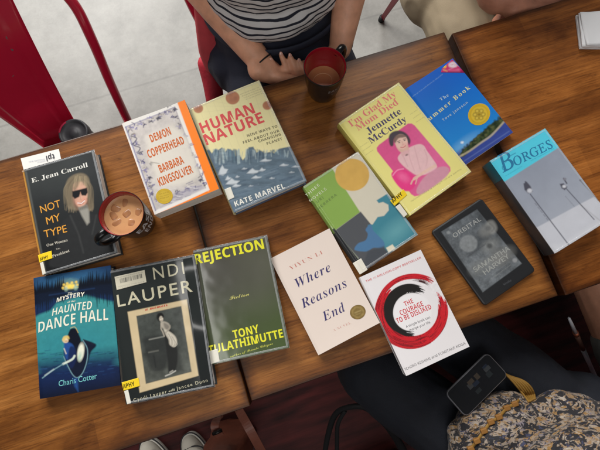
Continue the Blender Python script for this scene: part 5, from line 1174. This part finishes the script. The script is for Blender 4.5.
# ------------------------------------------------------------------ phone, lanyard, stick, shoes, bags
def TZ(x,y):
    """height of the blouse or jeans seen at a photo pixel"""
    o=Vector((0,0,CAM[3])); d=(at(x,y,-.3)-o).normalized(); best=None
    for ch in C_.children:
        if ch.name.split('.')[0] in ('shirt','trousers'):
            l=C_.location; h,loc,n,i=ch.ray_cast(o-l,d)
            if h and (best is None or (loc+l).z>best): best=(loc+l).z
    return best if best is not None else -.1
bpy.context.view_layer.update()
def phone():
    Q=[(446,391),(487,353),(507.5,374),(464,420)]
    zs=np.array([TZ(x,y) for x,y in [(450,391),(486,358),(502,374),(465,414),(476,386)]]); P4=np.array([[*at(x,y,z)] for (x,y),z in zip([(450,391),(486,358),(502,374),(465,414),(476,386)],zs)])
    co_=np.linalg.lstsq(np.c_[P4[:,:2],np.ones(5)],P4[:,2],rcond=None)[0]*np.array([.6,.6,1]); up=(P4[:,2]-P4[:,:2]@co_[:2]).max(); co_[2]=up+.007
    c=[]
    for x,y in Q:
        z=-.14
        for _ in range(12): v=at(x,y,z); z=float(co_[0]*v.x+co_[1]*v.y+co_[2])
        c.append(at(x,y,z))
    O=sum(c,V((0,0,0)))/4; t=empty('smartphone',O,0,'black smartphone with a dim screen lying on the dark jeans','phone')
    ex=((c[1]-c[0])+(c[2]-c[3])).normalized(); ey=((c[0]-c[3])+(c[1]-c[2])); ey=(ey-ex*ey.dot(ex)).normalized(); ez=ex.cross(ey)
    w=((c[1]-c[0]).length+(c[2]-c[3]).length)/2; h=((c[0]-c[3]).length+(c[1]-c[2]).length)/2
    def rr(x0,y0,r,n=7):
        P=[]
        for cx,cy,a0 in ((x0-r,y0-r,0),(-x0+r,y0-r,90),(-x0+r,-y0+r,180),(x0-r,-y0+r,270)):
            for k in range(n+1): a=R(a0+90*k/n); P.append((cx+r*math.cos(a),cy+r*math.sin(a)))
        return P
    def solid(name,lv,m,par):
        V_=[];F=[]
        for ins,z,r in lv:
            P=rr(w/2-ins,h/2-ins,r); N=len(P); V_+=[tuple(ex*x+ey*y+ez*z) for x,y in P]
        for i in range(len(lv)-1):
            for k in range(N): F.append((i*N+k,i*N+(k+1)%N,(i+1)*N+(k+1)%N,(i+1)*N+k))
        F+=[tuple(range(N))[::-1],tuple((len(lv)-1)*N+k for k in range(N))]
        o=MB(); o.add(V_,F,False); return o.build(name,m,par)
    solid('frame',[(.001,-.005,.010),(0,-.003,.011),(0,.002,.011),(.0012,.0032,.010)],mat('steel phone rim',lin((150,150,156)),.3,metal=.7),t)
    solid('glass',[(.0016,.0031,.0095),(.0018,.0037,.0093)],mat('black phone glass',lin((12,13,15)),.08,coat=1,coat_rough=.02),t)
    # home screen: dim wallpaper and a few icons
    rng=random.Random(6); b=MB(); 
    def tile(x,y,sx,sy,z):
        b.add([tuple(ex*(x+a*sx)+ey*(y+d*sy)+ez*z) for a,d in ((-1,-1),(1,-1),(1,1),(-1,1))],[(0,1,2,3)],False)
    b.m=0; tile(0,0,w/2-.006,h/2-.005,.0039)
    for i in range(8):
        b.m=1+i%4; tile(rng.uniform(-.1,.40)*w,rng.uniform(-.3,.32)*h,rng.uniform(.004,.008),rng.uniform(.003,.006),.00395+i*.00002)
    b.build('screen',[mat('screen dark',lin((22,23,26)),.2),mat('screen blue',lin((34,40,52)),.2),mat('screen grey',lin((56,58,60)),.2),mat('screen tan',lin((62,55,48)),.2),mat('screen slate',lin((38,42,44)),.2)],t)
phone()
def lanyard():
    t=empty('lanyard',at(520,392,-.1),0,'mustard cord and wooden toggles lying across the floral blouse','lanyard'); O=t.location
    Y=mat('mustard cord',lin((150,112,44)),.7,bump=(900,.3)); W=mat('tan wooden bead',lin((146,100,42)),.6)
    for k in range(6):
        P=[]
        for s_ in range(9):
            u=s_/8; x=(1-u)**2*(504+k*1.2)+2*u*(1-u)*(512+k*4.2)+u*u*(529+k*1.2); y=(1-u)**2*(373+k*.8)+2*u*(1-u)*(379+k*.2)+u*u*(402-k*.6); P.append(at(x,y,TZ(x,y)+.004+.012*math.sin(u*3.14)))
        b=MB(); b.tube([p-O for p in smooth_path(P,8)],.0023,8); b.build('cord',Y,t)
    S_=[at(x,y,TZ(x,y)+.0022)-O for x,y in ((519,400),(515,404),(507,408),(499,417),(491,422),(484,431),(477,441),(471,449),(466,458))]
    b=MB(); b.tube(smooth_path(S_,6),.0016,8,flat=2.0); b.build('strap',Y,t)
    for x,y in ((515,404),(507,408),(499,417),(491,422),(484,431),(477,441),(471,449)):
        p=at(x,y,TZ(x,y)+.004)-O; b=MB(); b.box(p.x-.0065,p.x+.0065,p.y-.005,p.y+.005,p.z-.005,p.z+.003,.002); b.build('bead',W,t)
bpy.context.view_layer.update()
lanyard()
def stick():
    a=at(569,318,-.10); b_=at(603,394,FZ+.012); t=empty('walking_stick',b_,0,'slim banded metal walking stick leaning by the bare knee','walking stick'); 
    S=mat('brushed steel',lin((206,212,222)),.35,metal=.25); Bz=mat('bronze section',lin((128,96,84)),.45,metal=.3); Cp=mat('copper ring',lin((206,130,100)),.3,metal=.7)
    P=lambda k:(a+(b_-a)*k)-b_
    for name,k0,k1,r,m in (('tip',0,.13,.0042,S),('ring',.13,.15,.0066,Cp),('grip_section',.15,.30,.0060,Bz),('shaft',.30,.70,.0062,S),('lower_section',.70,1.0,.0062,Bz)):
        b=MB(); b.tube([P(k0),P((k0+k1)/2),P(k1)],[r*.62 if name=='tip' else r,r*.9,r],14); b.build(name,m,t)
stick()
def shoe(px_,py_,rz,label):
    p=at(px_,py_,FZ+.06); t=empty('sneaker',(p.x,p.y,FZ+.004),rz,label,'shoe','pair of white sneakers on the dark red floor'); CV=mat('cream canvas',lin((196,190,176)),.8,bump=(500,.3)); SO=mat('white sole rubber',lin((206,202,192)),.6); BK=mat('black trim',lin((34,34,36)),.6)
    def out(d,k=1.0):
        P=[]
        for i in range(48):
            a=2*math.pi*i/48; c,s=math.cos(a),math.sin(a); y=-.125+.135*s; w=.047 if s>0 else .037
            P.append(((w+d)*(abs(c)**.8)*(1 if c>0 else -1),y+d*s*1.0))
        return P
    V_=[];F=[]; n=48
    lv=[(0,0,1),(.002,.004,1),(.002,.026,1),(-.001,.030,1),(-.010,.050,1),(-.020,.062,1)]
    b=MB()
    def stack(lv,m):
        V_=[];F=[]
        for d,z in lv: V_+=[(x,y,z) for x,y in out(d)]
        for j in range(len(lv)-1):
            for i in range(n): F.append((j*n+i,j*n+(i+1)%n,(j+1)*n+(i+1)%n,(j+1)*n+i))
        F+=[tuple(range(n))[::-1],tuple((len(lv)-1)*n+i for i in range(n))]
        q=MB(); q.add(V_,F); return q
    stack([(0,0),(.003,.004),(.003,.026),(0,.029)],0).build('sole',SO,t)
    up=stack([(-.003,.0285),(-.003,.040),(-.008,.054),(-.016,.062),(-.028,.066)],0)
    up.v=[(x,y,z+(max(0,-.11-y)*.5 if z>.05 else 0)) for x,y,z in up.v]; up.build('upper',CV,t)
    q=MB(); q.tube([(x*1.0,y,.0275) for x,y in out(.0032)],.0022,8,closed=True); q.build('trim_stripe',BK,t)
    q=MB(); P=[(.044*math.cos(R(a)),-.055+.030*math.sin(R(a)),.060+.004*math.sin(R(a))) for a in range(0,181,12)]; q.tube(P,.0024,8); q.build('toe_seam',BK,t)
    for k in range(4):
        q=MB(); q.tube([(-.022,-.085-k*.018,.069+k*.007),(0,-.083-k*.018,.074+k*.007),(.022,-.085-k*.018,.069+k*.007)],.0032,8); q.build('lace',SO,t)
shoe(186,440,R(8),'white sneaker nearer the brown bag, toe under the table edge'); shoe(143,446,R(14),'white sneaker farther from the brown bag, cut by the photo edge')
LEA=mat('brown leather',lin((118,64,46)),.55,coat=.1,bump=(90,.4),var=.2,varscale=20); CLIP=mat('dark brass clip',lin((40,36,34)),.35,metal=.6)
def bag():
    O=at(217,451,-.45); t=empty('leather_bag',(O.x,O.y-.03,FZ+.004),R(-20),'brown leather bag with a strap, on the floor below the table seam','bag')
    b=MB(); n=26
    V_=[];F=[]
    for j,(z,w,d) in enumerate(((0,.065,.040),(.02,.070,.046),(.12,.068,.044),(.21,.060,.036),(.27,.052,.024),(.295,.046,.010))):
        for i in range(n):
            a=2*math.pi*i/n; c,s=math.cos(a),math.sin(a); wr=1+.08*math.sin(5*a+j*1.7)+.06*math.sin(9*a+j*2.3); V_.append((w*abs(c)**.6*(1 if c>0 else -1)*wr,d*abs(s)**.7*(1 if s>0 else -1)*wr,z+.006*math.sin(3*a+j)))
    for j in range(5):
        for i in range(n): F.append((j*n+i,j*n+(i+1)%n,(j+1)*n+(i+1)%n,(j+1)*n+i))
    F+=[tuple(range(n))[::-1],tuple(5*n+i for i in range(n))]
    b.add(V_,F); b.build('pouch',LEA,t)
    M=(Matrix.Translation(t.location)@Matrix.Rotation(t.rotation_euler.z,4,'Z')).inverted()
    def strap(name,P,w):
        P=smooth_path([M@p for p in P],8); V_=[];F=[]
        for i,p in enumerate(P):
            d=(P[min(i+1,len(P)-1)]-P[max(0,i-1)]).normalized(); s=d.cross(V((0,0,1))).normalized(); u=s.cross(d)
            V_+=[p-s*w/2-u*.0012,p+s*w/2-u*.0012,p+s*w/2+u*.0012,p-s*w/2+u*.0012]
        for i in range(len(P)-1):
            for k in range(4): F.append((i*4+k,i*4+(k+1)%4,i*4+4+(k+1)%4,i*4+4+k))
        F+=[(0,1,2,3),tuple(4*(len(P)-1)+k for k in (3,2,1,0))]
        b=MB(); b.add(V_,F,False); b.build(name,LEA,t)
    strap('strap',[at(232,398,-.50),at(240,412,-.42),at(250,430,-.40),at(262,452,-.44),at(272,470,-.5)],.024)
    strap('tab',[at(220,436,-.41),at(215,428,-.39),at(216,421,-.40),at(220,415,-.46)],.022)
    q=MB(); a=M@at(213,434,-.385); c=M@at(222,430,-.385); q.tube([a,(a+c)/2+V((0,0,.004)),c],.005,8); q.build('clip',CLIP,t)
bag()
def tote():
    O=at(372,530,-.45); t=empty('black_tote',(O.x,O.y,FZ+.004),R(10),'black bag on the floor with its strap standing in a loop','bag'); K_=mat('black webbing',lin((16,16,18)),.75,bump=(700,.3))
    b=MB(); n=28; V_=[];F=[]
    for j,(z,w,d) in enumerate(((0,.17,.06),(.03,.18,.07),(.16,.18,.06),(.26,.17,.03))):
        for i in range(n):
            a=2*math.pi*i/n; c,s=math.cos(a),math.sin(a); V_.append((w*abs(c)**.5*(1 if c>0 else -1),d*abs(s)**.6*(1 if s>0 else -1)*(1+.06*math.sin(4*a+j)),z))
    for j in range(3):
        for i in range(n): F.append((j*n+i,j*n+(i+1)%n,(j+1)*n+(i+1)%n,(j+1)*n+i))
    F+=[tuple(range(n))[::-1],tuple(3*n+i for i in range(n))]; b.add(V_,F); b.build('pouch',K_,t)
    M=(Matrix.Translation(t.location)@Matrix.Rotation(t.rotation_euler.z,4,'Z')).inverted()
    P=smooth_path([M@p for p in (at(324,462,-.50),at(327,440,-.44),at(335,415,-.36),at(350,407,-.32),at(366,408,-.31),at(382,420,-.33),at(395,436,-.38),at(406,456,-.46))],10)
    b=MB(); b.tube(P,[.0045+.004*i/len(P) for i in range(len(P))],10,flat=1.5); b.build('strap',K_,t)
    b=MB(); P=smooth_path([M@p for p in (at(337,462,-.45),at(337,440,-.40),at(338,424,-.36),at(345,411,-.33))],8); b.tube(P,.0042,8,flat=1.4); b.build('strap',K_,t)
tote()
# ------------------------------------------------------------------ light: a wall of daylight windows beyond the far side, soft bounce
W=bpy.data.worlds.new('World'); SC.world=W; W.use_nodes=True; bg=W.node_tree.nodes['Background']; bg.inputs[0].default_value=(.95,.96,1,1); bg.inputs[1].default_value=.085
def area(name,loc,tgt,sx,sy,e,col):
    l=bpy.data.lights.new(name,'AREA'); l.shape='RECTANGLE'; l.size=sx; l.size_y=sy; l.energy=e; l.color=col
    o=bpy.data.objects.new(name,l); COL.objects.link(o); o.location=loc; d=Vector(tgt)-Vector(loc); o.rotation_euler=d.to_track_quat('-Z','Y').to_euler(); return o
area('window_light',(-1.0,4.0,2.2),(0,.2,-.1),2.4,1.7,236,(1,.985,.96))
area('unseen_overhead_light',(1.1,2.7,2.5),(.2,.2,0),1.6,1.0,76,(1,.98,.95))
area('unseen_overhead_light',(-.3,-1.5,2.6),(0,.3,0),2.4,1.2,27,(1,.98,.95))  # soft fill added on the camera side to brighten the striped shirt
area('unseen_overhead_light',(-.62,.10,2.6),(-.4,.10,0),1.0,.10,2.2,(1,.98,.94))  # unseen strip added to put glare streaks on the jacketed covers
SC.view_settings.view_transform='Standard'; SC.view_settings.look='None'; SC.view_settings.exposure=0; SC.view_settings.gamma=1
